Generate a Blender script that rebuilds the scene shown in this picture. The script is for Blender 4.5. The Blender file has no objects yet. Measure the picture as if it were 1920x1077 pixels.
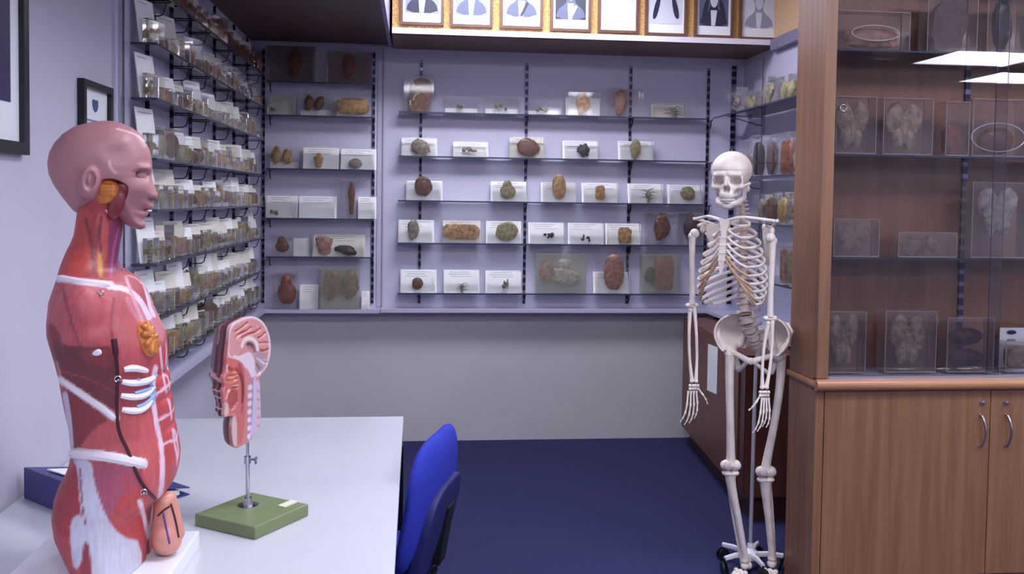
import bpy, bmesh, math, random
import numpy as np
from mathutils import Vector, Matrix
from mathutils.bvhtree import BVHTree

SC = bpy.context.scene
COL = SC.collection
rnd = random.Random(11)

# ------------------------------------------------------------------ camera
W, H = 1920.0, 1077.0
FPX, YAW, PITCH, ROLL, CY, EYE = 1731.2, 0.1040, -0.0399, 0.0139, 444.2, 1.55
def _axes():
    f = np.array([math.sin(YAW)*math.cos(PITCH), math.cos(YAW)*math.cos(PITCH), math.sin(PITCH)])
    r = np.array([math.cos(YAW), -math.sin(YAW), 0.0]); u = np.cross(r, f)
    return r*math.cos(ROLL)+u*math.sin(ROLL), -r*math.sin(ROLL)+u*math.cos(ROLL), f
CR, CU, CF = _axes()
CAM = np.array([0.0, 0.0, EYE])
cam_data = bpy.data.cameras.new('camera')
cam = bpy.data.objects.new('camera', cam_data); COL.objects.link(cam)
cam_data.sensor_width = 36.0
cam_data.lens = FPX/W*36.0
cam_data.shift_y = -(H/2-CY)/W
cam_data.clip_start = 0.05
M = Matrix.Identity(4)
for i in range(3):
    M[i][0], M[i][1], M[i][2], M[i][3] = CR[i], CU[i], -CF[i], CAM[i]
cam.matrix_world = M
SC.camera = cam

def px_of(P):
    """world point(s) -> photograph pixel(s)"""
    d = np.asarray(P, float)-CAM
    w = d@CF
    return np.stack([W/2+FPX*(d@CR)/w, CY-FPX*(d@CU)/w], -1)
def ray(px, py):
    d = CF+CR*((px-W/2)/FPX)-CU*((py-CY)/FPX)
    return d
def at(px, py, axis, val):
    """point of the pixel's ray on the plane world[axis]=val"""
    d = ray(px, py); t = (val-CAM[axis])/d[axis]
    return Vector((CAM+d*t).tolist())
def atY(px, py, Y): return at(px, py, 1, Y)
def atX(px, py, X): return at(px, py, 0, X)
def atZ(px, py, Z): return at(px, py, 2, Z)

# ------------------------------------------------------------------ view, world
SC.view_settings.view_transform = 'Standard'
SC.view_settings.look = 'None'
SC.view_settings.gamma = 1.0
SC.view_settings.use_curve_mapping = False
SC.view_settings.exposure = 0.22
SC.cycles.use_denoising = True
SC.cycles.transparent_max_bounces = 32
SC.cycles.max_bounces = 8
world = bpy.data.worlds.new('room_world'); SC.world = world
world.use_nodes = True
world.node_tree.nodes['Background'].inputs[0].default_value = (0.62, 0.63, 0.80, 1)
world.node_tree.nodes['Background'].inputs[1].default_value = 0.10
LIGHT_COL = (0.88, 0.885, 1.0, 1)
LIGHT_STRENGTH = 20.0
CEIL = 3.02
# ceiling panels: centre x, centre y, half size x, half size y
PANELS = [(0.55, 4.6, .6, .3), (0.3, 2.0, .6, .3), (2.6, 2.0, .6, .3), (0.3, -0.6, .6, .3), (2.6, -.6, .6, .3),
          (5.47, -1.7, .50, .42), (6.75, -2.9, .55, .42), (2.6, -3.2, .6, .3), (4.9, 1.4, .6, .3)]

# ------------------------------------------------------------------ object helpers
def tag(o, label=None, cat=None, group=None, kind=None):
    if label: o['label'] = label
    if cat: o['category'] = cat
    if group: o['group'] = group
    if kind: o['kind'] = kind
    return o
def empty(name, loc=(0, 0, 0), rz=0.0, label=None, cat=None, group=None):
    o = bpy.data.objects.new(name, None); COL.objects.link(o)
    o.location = loc; o.rotation_euler = (0, 0, rz); o.empty_display_size = .05
    return tag(o, label, cat, group)
def mesh_obj(name, verts, faces, m, parent=None, smooth=False, cols=None):
    me = bpy.data.meshes.new(name)
    me.from_pydata([tuple(v) for v in verts], [], [tuple(int(i) for i in f) for f in faces])
    me.update()
    if smooth: me.polygons.foreach_set('use_smooth', [True]*len(me.polygons))
    if cols is not None:
        ca = me.color_attributes.new('Col', 'FLOAT_COLOR', 'POINT')
        c = np.ones((len(verts), 4)); c[:, :3] = cols
        ca.data.foreach_set('color', c.ravel().tolist())
    if m: me.materials.append(m)
    o = bpy.data.objects.new(name, me); COL.objects.link(o)
    if parent: o.parent = parent
    return o
class MB:
    """collects shapes into one mesh"""
    def __init__(s): s.v = []; s.f = []
    def add(s, v, f):
        b = len(s.v); s.v += [tuple(p) for p in v]; s.f += [tuple(i+b for i in q) for q in f]; return s
    def box(s, x0, x1, y0, y1, z0, z1, M=None):
        v = [Vector((x, y, z)) for z in (z0, z1) for y in (y0, y1) for x in (x0, x1)]
        if M is not None: v = [M@p for p in v]
        return s.add(v, [(0, 2, 3, 1), (4, 5, 7, 6), (0, 1, 5, 4), (2, 6, 7, 3), (0, 4, 6, 2), (1, 3, 7, 5)])
    def rbox(s, x0, x1, y0, y1, z0, z1, r, M=None):
        """box with chamfered edges"""
        r = min(r, (x1-x0)*.45, (y1-y0)*.45, (z1-z0)*.45)
        bm = bmesh.new(); bmesh.ops.create_cube(bm, size=1)
        for v in bm.verts:
            v.co = Vector((x0+(v.co.x+.5)*(x1-x0), y0+(v.co.y+.5)*(y1-y0), z0+(v.co.z+.5)*(z1-z0)))
        bmesh.ops.bevel(bm, geom=bm.edges[:], offset=r, segments=2, affect='EDGES', profile=.6)
        bm.verts.index_update()
        v = [M@q.co if M is not None else q.co.copy() for q in bm.verts]
        f = [[w.index for w in q.verts] for q in bm.faces]; bm.free()
        return s.add(v, f)
    def tube(s, pts, rad, n=8, closed=False, caps=True):
        pts = [Vector(p) for p in pts]; m = len(pts)
        rad = rad if hasattr(rad, '__len__') else [rad]*m
        rings = []; prev = None
        for i, p in enumerate(pts):
            if closed: t = pts[(i+1) % m]-pts[i-1]
            else: t = pts[min(i+1, m-1)]-pts[max(i-1, 0)]
            if t.length < 1e-9: t = Vector((0, 0, 1))
            t.normalize()
            if prev is None:
                a = Vector((0, 0, 1)) if abs(t.z) < .9 else Vector((1, 0, 0))
                nrm = t.cross(a).normalized()
            else:
                nrm = (prev-t*prev.dot(t))
                nrm = nrm.normalized() if nrm.length > 1e-6 else t.orthogonal().normalized()
            prev = nrm; b = t.cross(nrm)
            r = rad[i]; ra, rb = r if isinstance(r, tuple) else (r, r)
            rings.append([p+nrm*(math.cos(2*math.pi*k/n)*ra)+b*(math.sin(2*math.pi*k/n)*rb) for k in range(n)])
        v = [q for r in rings for q in r]; f = []
        for i in range(m if closed else m-1):
            for k in range(n):
                a = i*n+k; b2 = i*n+(k+1) % n; j = ((i+1) % m)*n
                f.append((a, b2, j+(k+1) % n, j+k))
        if caps and not closed:
            f.append(tuple(range(n))[::-1]); f.append(tuple((m-1)*n+k for k in range(n)))
        return s.add(v, f)
    def lathe(s, prof, n=24, M=None):
        """prof: list of (r,z)"""
        v = []; f = []; m = len(prof)
        for r, z in prof:
            for k in range(n):
                a = 2*math.pi*k/n; p = Vector((r*math.cos(a), r*math.sin(a), z)); v.append(M@p if M is not None else p)
        for i in range(m-1):
            for k in range(n):
                f.append((i*n+k, i*n+(k+1) % n, (i+1)*n+(k+1) % n, (i+1)*n+k))
        f.append(tuple(range(n))[::-1]); f.append(tuple((m-1)*n+k for k in range(n)))
        return s.add(v, f)
    def prism(s, poly, M, d):
        """polygon (u,v) in plane xz, extruded 0..d along y, through matrix M"""
        n = len(poly)
        v = [M@Vector((u, 0, w)) for u, w in poly]+[M@Vector((u, d, w)) for u, w in poly]
        f = [tuple(range(n)), tuple(range(2*n-1, n-1, -1))]+[(i, (i+1) % n, n+(i+1) % n, n+i)[::-1] for i in range(n)]
        return s.add(v, f)
    def ball(s, c, r, n=10, M=None):
        rx, ry, rz = r if hasattr(r, '__len__') else (r, r, r)
        v = []; f = []; m = max(5, n//2+1)
        for i in range(1, m):
            t = math.pi*i/m
            for k in range(n):
                a = 2*math.pi*k/n
                v.append(Vector((rx*math.sin(t)*math.cos(a), ry*math.sin(t)*math.sin(a), rz*math.cos(t))))
        v.append(Vector((0, 0, rz))); v.append(Vector((0, 0, -rz))); T = len(v)-2; B = T+1
        for i in range(m-2):
            for k in range(n): f.append((i*n+k, (i+1)*n+k, (i+1)*n+(k+1) % n, i*n+(k+1) % n))
        for k in range(n):
            f.append((T, k, (k+1) % n)); f.append((B, (m-2)*n+(k+1) % n, (m-2)*n+k))
        v = [(M@q if M is not None else q)+Vector(c) for q in v]
        return s.add(v, f)
    def build(s, name, m, parent=None, smooth=False):
        o = mesh_obj(name, s.v, s.f, m, parent, smooth)
        bm = bmesh.new(); bm.from_mesh(o.data); bmesh.ops.recalc_face_normals(bm, faces=bm.faces[:]); bm.to_mesh(o.data); bm.free()
        if smooth: o.data.set_sharp_from_angle(angle=math.radians(42))
        return o
def struct(name, mb, m): return tag(mb.build(name, m), kind='structure')

# ------------------------------------------------------------------ implicit surfaces
def surfnet(F, org, h):
    """surface of the grid F (inside negative): vertices and quads"""
    s = F < 0
    nx, ny, nz = F.shape
    acc = np.zeros((nx-1, ny-1, nz-1, 3), np.float32); cnt = np.zeros((nx-1, ny-1, nz-1), np.float32)
    offs = [(i, j, k) for i in (0, 1) for j in (0, 1) for k in (0, 1)]
    sl = lambda o: tuple(slice(o[a], o[a]+F.shape[a]-1) for a in range(3))
    for a in offs:
        for ax in range(3):
            if a[ax]: continue
            b = list(a); b[ax] = 1
            fa, fb = F[sl(a)], F[sl(b)]
            mk = (fa < 0) != (fb < 0)
            t = np.where(mk, fa/np.where(mk, fa-fb, 1), 0)
            for c in range(3):
                acc[..., c] += np.where(mk, a[c]+(t if c == ax else 0), 0)
            cnt += mk
    act = cnt > 0
    idx = -np.ones(act.shape, np.int64); ii = np.argwhere(act); idx[act] = np.arange(len(ii))
    V = (ii+acc[act]/cnt[act][:, None])*h+np.asarray(org)
    Q = []
    for ax in range(3):
        o1, o2 = [a for a in range(3) if a != ax]
        lo = [slice(None)]*3; hi = [slice(None)]*3
        lo[ax] = slice(0, -1); hi[ax] = slice(1, None)
        for o in (o1, o2): lo[o] = slice(1, -1); hi[o] = slice(1, -1)
        sa, sb = s[tuple(lo)], s[tuple(hi)]
        e = np.argwhere(sa != sb)
        if not len(e): continue
        flip = sa[tuple(e.T)]
        base = e.copy(); base[:, o1] += 1; base[:, o2] += 1
        def cell(d1, d2):
            c = base.copy(); c[:, o1] += d1; c[:, o2] += d2
            return idx[tuple(c.T)]
        q = np.stack([cell(-1, -1), cell(0, -1), cell(0, 0), cell(-1, 0)], 1)
        if ax == 1: flip = ~flip
        q[~flip] = q[~flip][:, ::-1]
        Q.append(q)
    return V, np.concatenate(Q)
def fast_obj(name, V, Q, m, parent=None, cols=None):
    me = bpy.data.meshes.new(name)
    me.vertices.add(len(V)); me.vertices.foreach_set('co', np.asarray(V, np.float32).ravel())
    me.loops.add(Q.size); me.loops.foreach_set('vertex_index', Q.astype(np.int32).ravel())
    me.polygons.add(len(Q)); me.polygons.foreach_set('loop_start', np.arange(0, Q.size, 4, dtype=np.int32))
    me.update(calc_edges=True); me.validate()
    me.polygons.foreach_set('use_smooth', np.ones(len(me.polygons), bool))
    if cols is not None:
        ca = me.color_attributes.new('Col', 'FLOAT_COLOR', 'POINT')
        c = np.ones((len(V), 4), np.float32); c[:, :3] = cols
        ca.data.foreach_set('color', c.ravel())
    if m: me.materials.append(m)
    o = bpy.data.objects.new(name, me); COL.objects.link(o)
    if parent: o.parent = parent
    return o
class Grid:
    def __init__(s, lo, hi, h):
        s.h = h; s.org = np.array(lo, float)
        ax = [np.arange(lo[i], hi[i]+h, h, dtype=np.float32) for i in range(3)]
        s.X, s.Y, s.Z = np.meshgrid(*ax, indexing='ij')
        s.F = np.full(s.X.shape, 1e3, np.float32)
    def ell(s, c, r, rot=None):
        x, y, z = s.X-c[0], s.Y-c[1], s.Z-c[2]
        if rot is not None:
            R = rot.inverted()
            x, y, z = (R[0][0]*x+R[0][1]*y+R[0][2]*z, R[1][0]*x+R[1][1]*y+R[1][2]*z, R[2][0]*x+R[2][1]*y+R[2][2]*z)
        k0 = np.sqrt((x/r[0])**2+(y/r[1])**2+(z/r[2])**2); k1 = np.sqrt((x/r[0]**2)**2+(y/r[1]**2)**2+(z/r[2]**2)**2)+1e-9
        return k0*(k0-1)/k1
    def cap(s, a, b, ra, rb):
        a = np.array(a, float); b = np.array(b, float); d = b-a; L = d@d+1e-12
        t = np.clip(((s.X-a[0])*d[0]+(s.Y-a[1])*d[1]+(s.Z-a[2])*d[2])/L, 0, 1)
        return np.sqrt((s.X-a[0]-t*d[0])**2+(s.Y-a[1]-t*d[1])**2+(s.Z-a[2]-t*d[2])**2)-(ra+(rb-ra)*t)
    def u(s, d, k=0.0):
        if k <= 0: s.F = np.minimum(s.F, d)
        else:
            h = np.clip(.5+.5*(s.F-d)/k, 0, 1); s.F = s.F*(1-h)+d*h-k*h*(1-h)
        return s
    def sub(s, d, k=0.0):
        d = -d
        if k <= 0: s.F = np.maximum(s.F, d)
        else:
            h = np.clip(.5-.5*(s.F-d)/k, 0, 1); s.F = s.F*(1-h)+d*h+k*h*(1-h)
        return s
    def mesh(s): return surfnet(s.F, s.org, s.h)
def inpoly(P, poly):
    """P (n,2) inside polygon"""
    x, y = P[:, 0], P[:, 1]; r = np.zeros(len(P), bool); n = len(poly)
    for i in range(n):
        x1, y1 = poly[i]; x2, y2 = poly[(i+1) % n]
        if y1 == y2: continue
        c = ((y1 > y) != (y2 > y)) & (x < (x2-x1)*(y-y1)/(y2-y1)+x1)
        r ^= c
    return r
def dline(P, pts):
    """distance of points P (n,2) to a polyline"""
    d = np.full(len(P), 1e9)
    for (x1, y1), (x2, y2) in zip(pts[:-1], pts[1:]):
        a = np.array([x1, y1]); v = np.array([x2-x1, y2-y1]); t = np.clip(((P-a)@v)/(v@v+1e-12), 0, 1)
        d = np.minimum(d, np.linalg.norm(P-a-t[:, None]*v, axis=1))
    return d
def smooth_poly(pts, it=2, closed=True):
    for _ in range(it):
        q = []
        n = len(pts)
        for i in range(n if closed else n-1):
            a, b = pts[i], pts[(i+1) % n]
            q += [(a[0]*.75+b[0]*.25, a[1]*.75+b[1]*.25), (a[0]*.25+b[0]*.75, a[1]*.25+b[1]*.75)]
        if not closed: q = [pts[0]]+q+[pts[-1]]
        pts = q
    return pts
def inflate(g, poly, R, flat=1.0):
    """solid whose xz outline is poly and whose half thickness is rounded up to R"""
    X = g.X[:, 0, :]; Z = g.Z[:, 0, :]; P = np.stack([X.ravel(), Z.ravel()], 1)
    d = dline(P, list(poly)+[poly[0]]); d[~inpoly(P, poly)] *= -1
    d = d.reshape(X.shape)[:, None, :]
    return np.sqrt(np.maximum(R-d, 0)**2+(g.Y*flat)**2)-R
def noise3(P, s, seed=0):
    """cheap smooth pseudo noise -1..1"""
    r = np.random.RandomState(seed); o = np.zeros(len(P))
    for i in range(5):
        k = r.normal(size=3)*s; o += np.sin(P@k+r.uniform(0, 6.28))
    return o/2.6

# ------------------------------------------------------------------ materials
def lin(c):
    return tuple(((v/255.0)/12.92 if v/255.0 <= .04045 else ((v/255.0+.055)/1.055)**2.4) for v in c)+(1.0,)
MATS = {}
def mat(name, rgb, rough=.5, metal=0.0, spec=.5, noise=0.0, nscale=20.0, bump=0.0, bscale=60.0, coat=0.0, stretch=(1, 1, 1), sss=0.0):
    if name in MATS: return MATS[name]
    m = bpy.data.materials.new(name); m.use_nodes = True; nt = m.node_tree; b = nt.nodes['Principled BSDF']
    c = lin(rgb)
    b.inputs['Base Color'].default_value = c; b.inputs['Roughness'].default_value = rough
    b.inputs['Metallic'].default_value = metal; b.inputs['Specular IOR Level'].default_value = spec
    b.inputs['Coat Weight'].default_value = coat
    b.inputs['Subsurface Weight'].default_value = sss
    if noise or bump:
        tc = nt.nodes.new('ShaderNodeTexCoord'); mp = nt.nodes.new('ShaderNodeMapping'); mp.inputs['Scale'].default_value = stretch
        nt.links.new(tc.outputs['Object'], mp.inputs['Vector'])
    if noise:
        n = nt.nodes.new('ShaderNodeTexNoise'); n.inputs['Scale'].default_value = nscale; n.inputs['Detail'].default_value = 5
        nt.links.new(mp.outputs[0], n.inputs['Vector'])
        r = nt.nodes.new('ShaderNodeValToRGB')
        lo = tuple(max(0, v*(1-noise)) for v in c[:3])+(1,); hi = tuple(min(1, v*(1+noise)) for v in c[:3])+(1,)
        r.color_ramp.elements[0].position = .3; r.color_ramp.elements[0].color = lo
        r.color_ramp.elements[1].position = .7; r.color_ramp.elements[1].color = hi
        nt.links.new(n.outputs['Fac'], r.inputs[0]); nt.links.new(r.outputs[0], b.inputs['Base Color'])
    if bump:
        n2 = nt.nodes.new('ShaderNodeTexNoise'); n2.inputs['Scale'].default_value = bscale; n2.inputs['Detail'].default_value = 4
        nt.links.new(mp.outputs[0], n2.inputs['Vector'])
        bp = nt.nodes.new('ShaderNodeBump'); bp.inputs['Strength'].default_value = bump; bp.inputs['Distance'].default_value = .004
        nt.links.new(n2.outputs['Fac'], bp.inputs['Height']); nt.links.new(bp.outputs[0], b.inputs['Normal'])
    MATS[name] = m; return m
def wood(name, a, b_, axis='z', rough=.4, scale=9.0, coat=.2):
    m = bpy.data.materials.new(name); m.use_nodes = True; nt = m.node_tree; b = nt.nodes['Principled BSDF']
    tc = nt.nodes.new('ShaderNodeTexCoord'); mp = nt.nodes.new('ShaderNodeMapping')
    st = {'z': (scale, scale, .7), 'x': (.7, scale, scale), 'y': (scale, .7, scale)}[axis]
    mp.inputs['Scale'].default_value = st
    nt.links.new(tc.outputs['Object'], mp.inputs['Vector'])
    n = nt.nodes.new('ShaderNodeTexNoise'); n.inputs['Scale'].default_value = 2.2; n.inputs['Detail'].default_value = 6; n.inputs['Distortion'].default_value = .4
    nt.links.new(mp.outputs[0], n.inputs['Vector'])
    r = nt.nodes.new('ShaderNodeValToRGB')
    r.color_ramp.elements[0].position = .3; r.color_ramp.elements[0].color = lin(a)
    r.color_ramp.elements[1].position = .72; r.color_ramp.elements[1].color = lin(b_)
    nt.links.new(n.outputs['Fac'], r.inputs[0]); nt.links.new(r.outputs[0], b.inputs['Base Color'])
    b.inputs['Roughness'].default_value = rough; b.inputs['Coat Weight'].default_value = coat; b.inputs['Coat Roughness'].default_value = .25
    MATS[name] = m; return m
def vcol(name, rough=.4, bump=0.0, bscale=80.0, stretch=(1, 1, 1), coat=.3, noise=0.0):
    m = bpy.data.materials.new(name); m.use_nodes = True; nt = m.node_tree; b = nt.nodes['Principled BSDF']
    a = nt.nodes.new('ShaderNodeAttribute'); a.attribute_name = 'Col'
    nt.links.new(a.outputs['Color'], b.inputs['Base Color'])
    b.inputs['Roughness'].default_value = rough; b.inputs['Coat Weight'].default_value = coat; b.inputs['Coat Roughness'].default_value = .3
    if bump:
        tc = nt.nodes.new('ShaderNodeTexCoord'); mp = nt.nodes.new('ShaderNodeMapping'); mp.inputs['Scale'].default_value = stretch
        nt.links.new(tc.outputs['Object'], mp.inputs['Vector'])
        n2 = nt.nodes.new('ShaderNodeTexNoise'); n2.inputs['Scale'].default_value = bscale; n2.inputs['Detail'].default_value = 3
        nt.links.new(mp.outputs[0], n2.inputs['Vector'])
        bp = nt.nodes.new('ShaderNodeBump'); bp.inputs['Strength'].default_value = bump; bp.inputs['Distance'].default_value = .004
        nt.links.new(n2.outputs['Fac'], bp.inputs['Height']); nt.links.new(bp.outputs[0], b.inputs['Normal'])
        if noise:
            mx = nt.nodes.new('ShaderNodeMix'); mx.data_type = 'RGBA'; mx.blend_type = 'MULTIPLY'; mx.inputs[0].default_value = noise
            r = nt.nodes.new('ShaderNodeValToRGB'); r.color_ramp.elements[0].position = .35; r.color_ramp.elements[1].position = .65
            r.color_ramp.elements[0].color = (.45, .3, .3, 1)
            nt.links.new(n2.outputs['Fac'], r.inputs[0]); nt.links.new(a.outputs['Color'], mx.inputs[6]); nt.links.new(r.outputs[0], mx.inputs[7])
            nt.links.new(mx.outputs[2], b.inputs['Base Color'])
    MATS[name] = m; return m
def clear(name, tint=(.97, .98, .97), gl=1.0, rough=.03, haze=0.0, hcol=(.8, .8, .8), ior=1.45):
    """glass or acrylic pane: see-through with a fresnel reflection, optionally slightly milky"""
    m = bpy.data.materials.new(name); m.use_nodes = True; nt = m.node_tree; nt.nodes.clear()
    out = nt.nodes.new('ShaderNodeOutputMaterial'); tr = nt.nodes.new('ShaderNodeBsdfTransparent'); tr.inputs[0].default_value = tint+(1,)
    g = nt.nodes.new('ShaderNodeBsdfGlossy'); g.inputs['Roughness'].default_value = rough; g.inputs[0].default_value = (1, 1, 1, 1)
    fr = nt.nodes.new('ShaderNodeFresnel'); fr.inputs[0].default_value = ior
    ml = nt.nodes.new('ShaderNodeMath'); ml.operation = 'MULTIPLY'; ml.inputs[1].default_value = gl
    ml.use_clamp = True
    nt.links.new(fr.outputs[0], ml.inputs[0])
    mx = nt.nodes.new('ShaderNodeMixShader'); nt.links.new(ml.outputs[0], mx.inputs[0]); nt.links.new(g.outputs[0], mx.inputs[2])
    if haze:
        d = nt.nodes.new('ShaderNodeBsdfDiffuse'); d.inputs[0].default_value = hcol+(1,)
        m2 = nt.nodes.new('ShaderNodeMixShader'); m2.inputs[0].default_value = haze
        nt.links.new(tr.outputs[0], m2.inputs[1]); nt.links.new(d.outputs[0], m2.inputs[2]); nt.links.new(m2.outputs[0], mx.inputs[1])
    else: nt.links.new(tr.outputs[0], mx.inputs[1])
    nt.links.new(mx.outputs[0], out.inputs[0])
    MATS[name] = m; return m
def emis(name, col, st):
    m = bpy.data.materials.new(name); m.use_nodes = True; nt = m.node_tree; nt.nodes.clear()
    out = nt.nodes.new('ShaderNodeOutputMaterial'); e = nt.nodes.new('ShaderNodeEmission'); e.inputs[0].default_value = col; e.inputs[1].default_value = st
    nt.links.new(e.outputs[0], out.inputs[0]); MATS[name] = m; return m
# ================================================================== room
D = 5.877                      # back wall
XL = -1.032                    # left wall
XR = 2.13                      # right wall of the alcove
m_wall = mat('painted_wall', (196, 193, 209), .75, noise=.03, nscale=3)
m_lower = mat('lower_wall_paint', (196, 191, 195), .8, noise=.04, nscale=2)
m_panel = mat('lavender_panel', (196, 193, 215), .6, noise=.03, nscale=2)
m_ledge = mat('ledge_paint', (184, 180, 204), .5)
m_carpet = mat('navy_carpet', (52, 54, 92), .95, noise=.35, nscale=260, bump=.6, bscale=500, spec=.1)
m_ceil = mat('ceiling_tile', (225, 225, 228), .9)
m_dark = mat('dark_steel', (38, 36, 58), .35, metal=.7)
m_chrome = mat('bright_steel', (200, 200, 210), .22, metal=1.0)

struct('floor', MB().box(XL-.2, 8.2, -5, D+.2, -.1, 0), m_carpet)
struct('ceiling', MB().box(XL-.2, 8.2, -5, D+.2, CEIL, CEIL+.1), m_ceil)
struct('wall_left', MB().box(XL-.2, XL, -5, D+.2, 0, CEIL), m_wall)
struct('wall_back', MB().box(XL, XR+.2, D, D+.2, 0, CEIL), m_lower)
struct('wall_right', MB().box(XR, XR+.2, 3.72, D, 0, CEIL), m_wall)
struct('wall_return', MB().box(XR+.2, 8.2, 3.74, 3.94, 0, CEIL), m_wall)
struct('wall_far_right', MB().box(8.0, 8.2, -5, 3.74, 0, CEIL), m_wall)
struct('wall_behind_camera', MB().box(XL, 8.0, -5, -4.8, 0, CEIL), m_wall)
# lavender panels above the ledge
ZL = 0.857
xs = at(716, 400, 1, D).x
struct('trim_1', MB().box(XL+.012, xs-.004, D-.012, D, ZL, 2.50), m_panel)
struct('trim_2', MB().box(xs+.004, XR, D-.012, D, ZL, 2.50), m_panel)
struct('trim_3', MB().box(XL, XL+.012, 3.28, D, ZL, 2.98), m_panel)
struct('trim_4', MB().box(XR-.012, XR, 3.74, D-.012, ZL, 2.45), m_panel)
struct('trim_5', MB().box(xs-.03, xs-.004, D-.02, D-.012, ZL+.01, 2.50).box(xs+.004, xs+.016, D-.017, D-.012, ZL+.01, 2.5), m_ledge)
# the ledge round the alcove
xr = at(1325, 583, 1, D-.12).x
struct('trim_6', MB().box(XL, xs-.004, D-.12, D-.001, ZL-.022, ZL).box(xs, XR, D-.12, D-.001, ZL-.018, ZL+.004)
       .box(XL, XL+.12, 3.28, D-.12, ZL-.02, ZL).box(xr, XR-.001, 3.74, D-.12, ZL-.02, ZL), m_ledge)
# ---- bulkheads
m_soff = wood('bulkhead_veneer', (96, 62, 54), (122, 82, 66), 'x', .5)
m_soff2 = wood('dark_bulkhead_veneer', (74, 46, 44), (92, 60, 52), 'y', .5)
m_edge = mat('bulkhead_edge', (150, 140, 176), .5)
m_cork = mat('gold_cork_board', (206, 162, 104), .8, noise=.4, nscale=110, bump=.5, bscale=160)
m_sill = mat('white_sill', (226, 220, 232), .5)
ZS = 2.485
xb = at(726, 30, 2, ZS+.02).x
struct('beam_left', MB().box(XL+.012, xb-.02, .9, D-.012, ZS+.025, CEIL), m_soff2)
struct('trim_7', MB().box(xb-.02, xb, .9, D-.02, ZS+.01, CEIL), m_edge)
pl = at(735, 62, 2, ZS); pr = at(1431, 97, 2, ZS)
pr = pr*1.0; _d = ray(1456, 97); pr.x = 2.11; pr.y = 2.11*_d[1]/_d[0]
print('picture bulkhead', pl, pr)
def slab_poly(pts, z0, z1):
    n = len(pts); v = [(x, y, z) for z in (z0, z1) for x, y in pts]
    f = [tuple(range(n))[::-1], tuple(range(n, 2*n))]+[(i, (i+1) % n, n+(i+1) % n, n+i) for i in range(n)]
    return MB().add(v, f)
struct('beam_back', slab_poly([(pl.x, pl.y+.01), (pr.x, pr.y+.01), (XR, pr.y-.0), (XR, D-.012), (pl.x, D-.012)], ZS, ZS+.02), m_soff)
dv = Vector((pr.x-pl.x, pr.y-pl.y, 0)).normalized(); nv = Vector((dv.y, -dv.x, 0))
struct('trim_8', slab_poly([(pl.x, pl.y), (pr.x+.02, pr.y), (pr.x+.02, pr.y+.03), (pl.x, pl.y+.03)], ZS, ZS+.032), m_sill)
struct('beam_front', slab_poly([(pl.x, pl.y+.03), (pr.x+.02, pr.y+.03), (pr.x+.02, pr.y+.08), (pl.x, pl.y+.08)], ZS+.02, CEIL), m_cork)
XB2 = pr.x-.0
m_board = mat('beige_board', (206, 170, 132), .8, noise=.15, nscale=90)
struct('beam_right', MB().box(XB2-.01, XR+.05, 3.70, pr.y+.03, ZS+.031, CEIL), m_board)
struct('trim_9', MB().box(XB2-.04, XR, 3.74, pr.y-.001, ZS-.035, ZS+.03), mat('grey_ledge_edge', (122, 116, 140), .5))

# ---- ceiling light panels
m_lamp = emis('fluorescent_diffuser', LIGHT_COL, LIGHT_STRENGTH)
m_white = mat('white_enamel', (230, 230, 232), .4)
for i, (x, y, hx, hy) in enumerate(PANELS):
    e = empty('ceiling_light', (x, y, CEIL-.03), 0, 'recessed fluorescent ceiling panel, %s' % ['over the specimen alcove', 'above the white table', 'in front of the glass cabinet', 'over the camera side of the room near the long wall', 'in the middle of the room', 'reflected in the cabinet door', 'in the rear corner', 'by the rear wall', 'by the far side wall'][i], 'ceiling light', 'ceiling light panels')
    MB().box(-hx, hx, -hy, hy, 0, .028).build('diffuser', m_lamp, e)
    MB().box(-hx-.03, hx+.03, -hy-.03, -hy, -.008, .029).box(-hx-.03, hx+.03, hy, hy+.03, -.008, .029).box(-hx-.03, -hx, -hy, hy, -.008, .029).box(hx, hx+.03, -hy, hy, -.008, .029).build('frame', m_white, e)

# ---- table
m_table = mat('white_laminate', (200, 203, 213), .24, noise=.02, nscale=4, coat=.3)
XT = -.038
t = empty('table', (XL+.55, 2.2, 0), 0, 'white laminate table under the torso and half-head models', 'table')
tx, ty = -(XL+.55), -2.2
MB().rbox(XL+.004+tx, XT+tx, .95+ty, 3.385+ty, .722, .75, .003).build('tabletop', m_table, t)
for lx in (XL+.06, XT-.03):
    for ly in (1.05, 3.1):
        if lx > -.5: lx = XT-.011
        MB().box(lx-.015+tx, lx+.015+tx, ly-.02+ty, ly+.02+ty, 0, .722).build('leg', mat('black_steel', (18, 18, 24), .4, metal=.5), t)
MB().box(XL+.03+tx, XT-.03+tx, 3.1-.012+ty, 3.1+.012+ty, .66, .722).build('apron', MATS['black_steel'], t)
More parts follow.
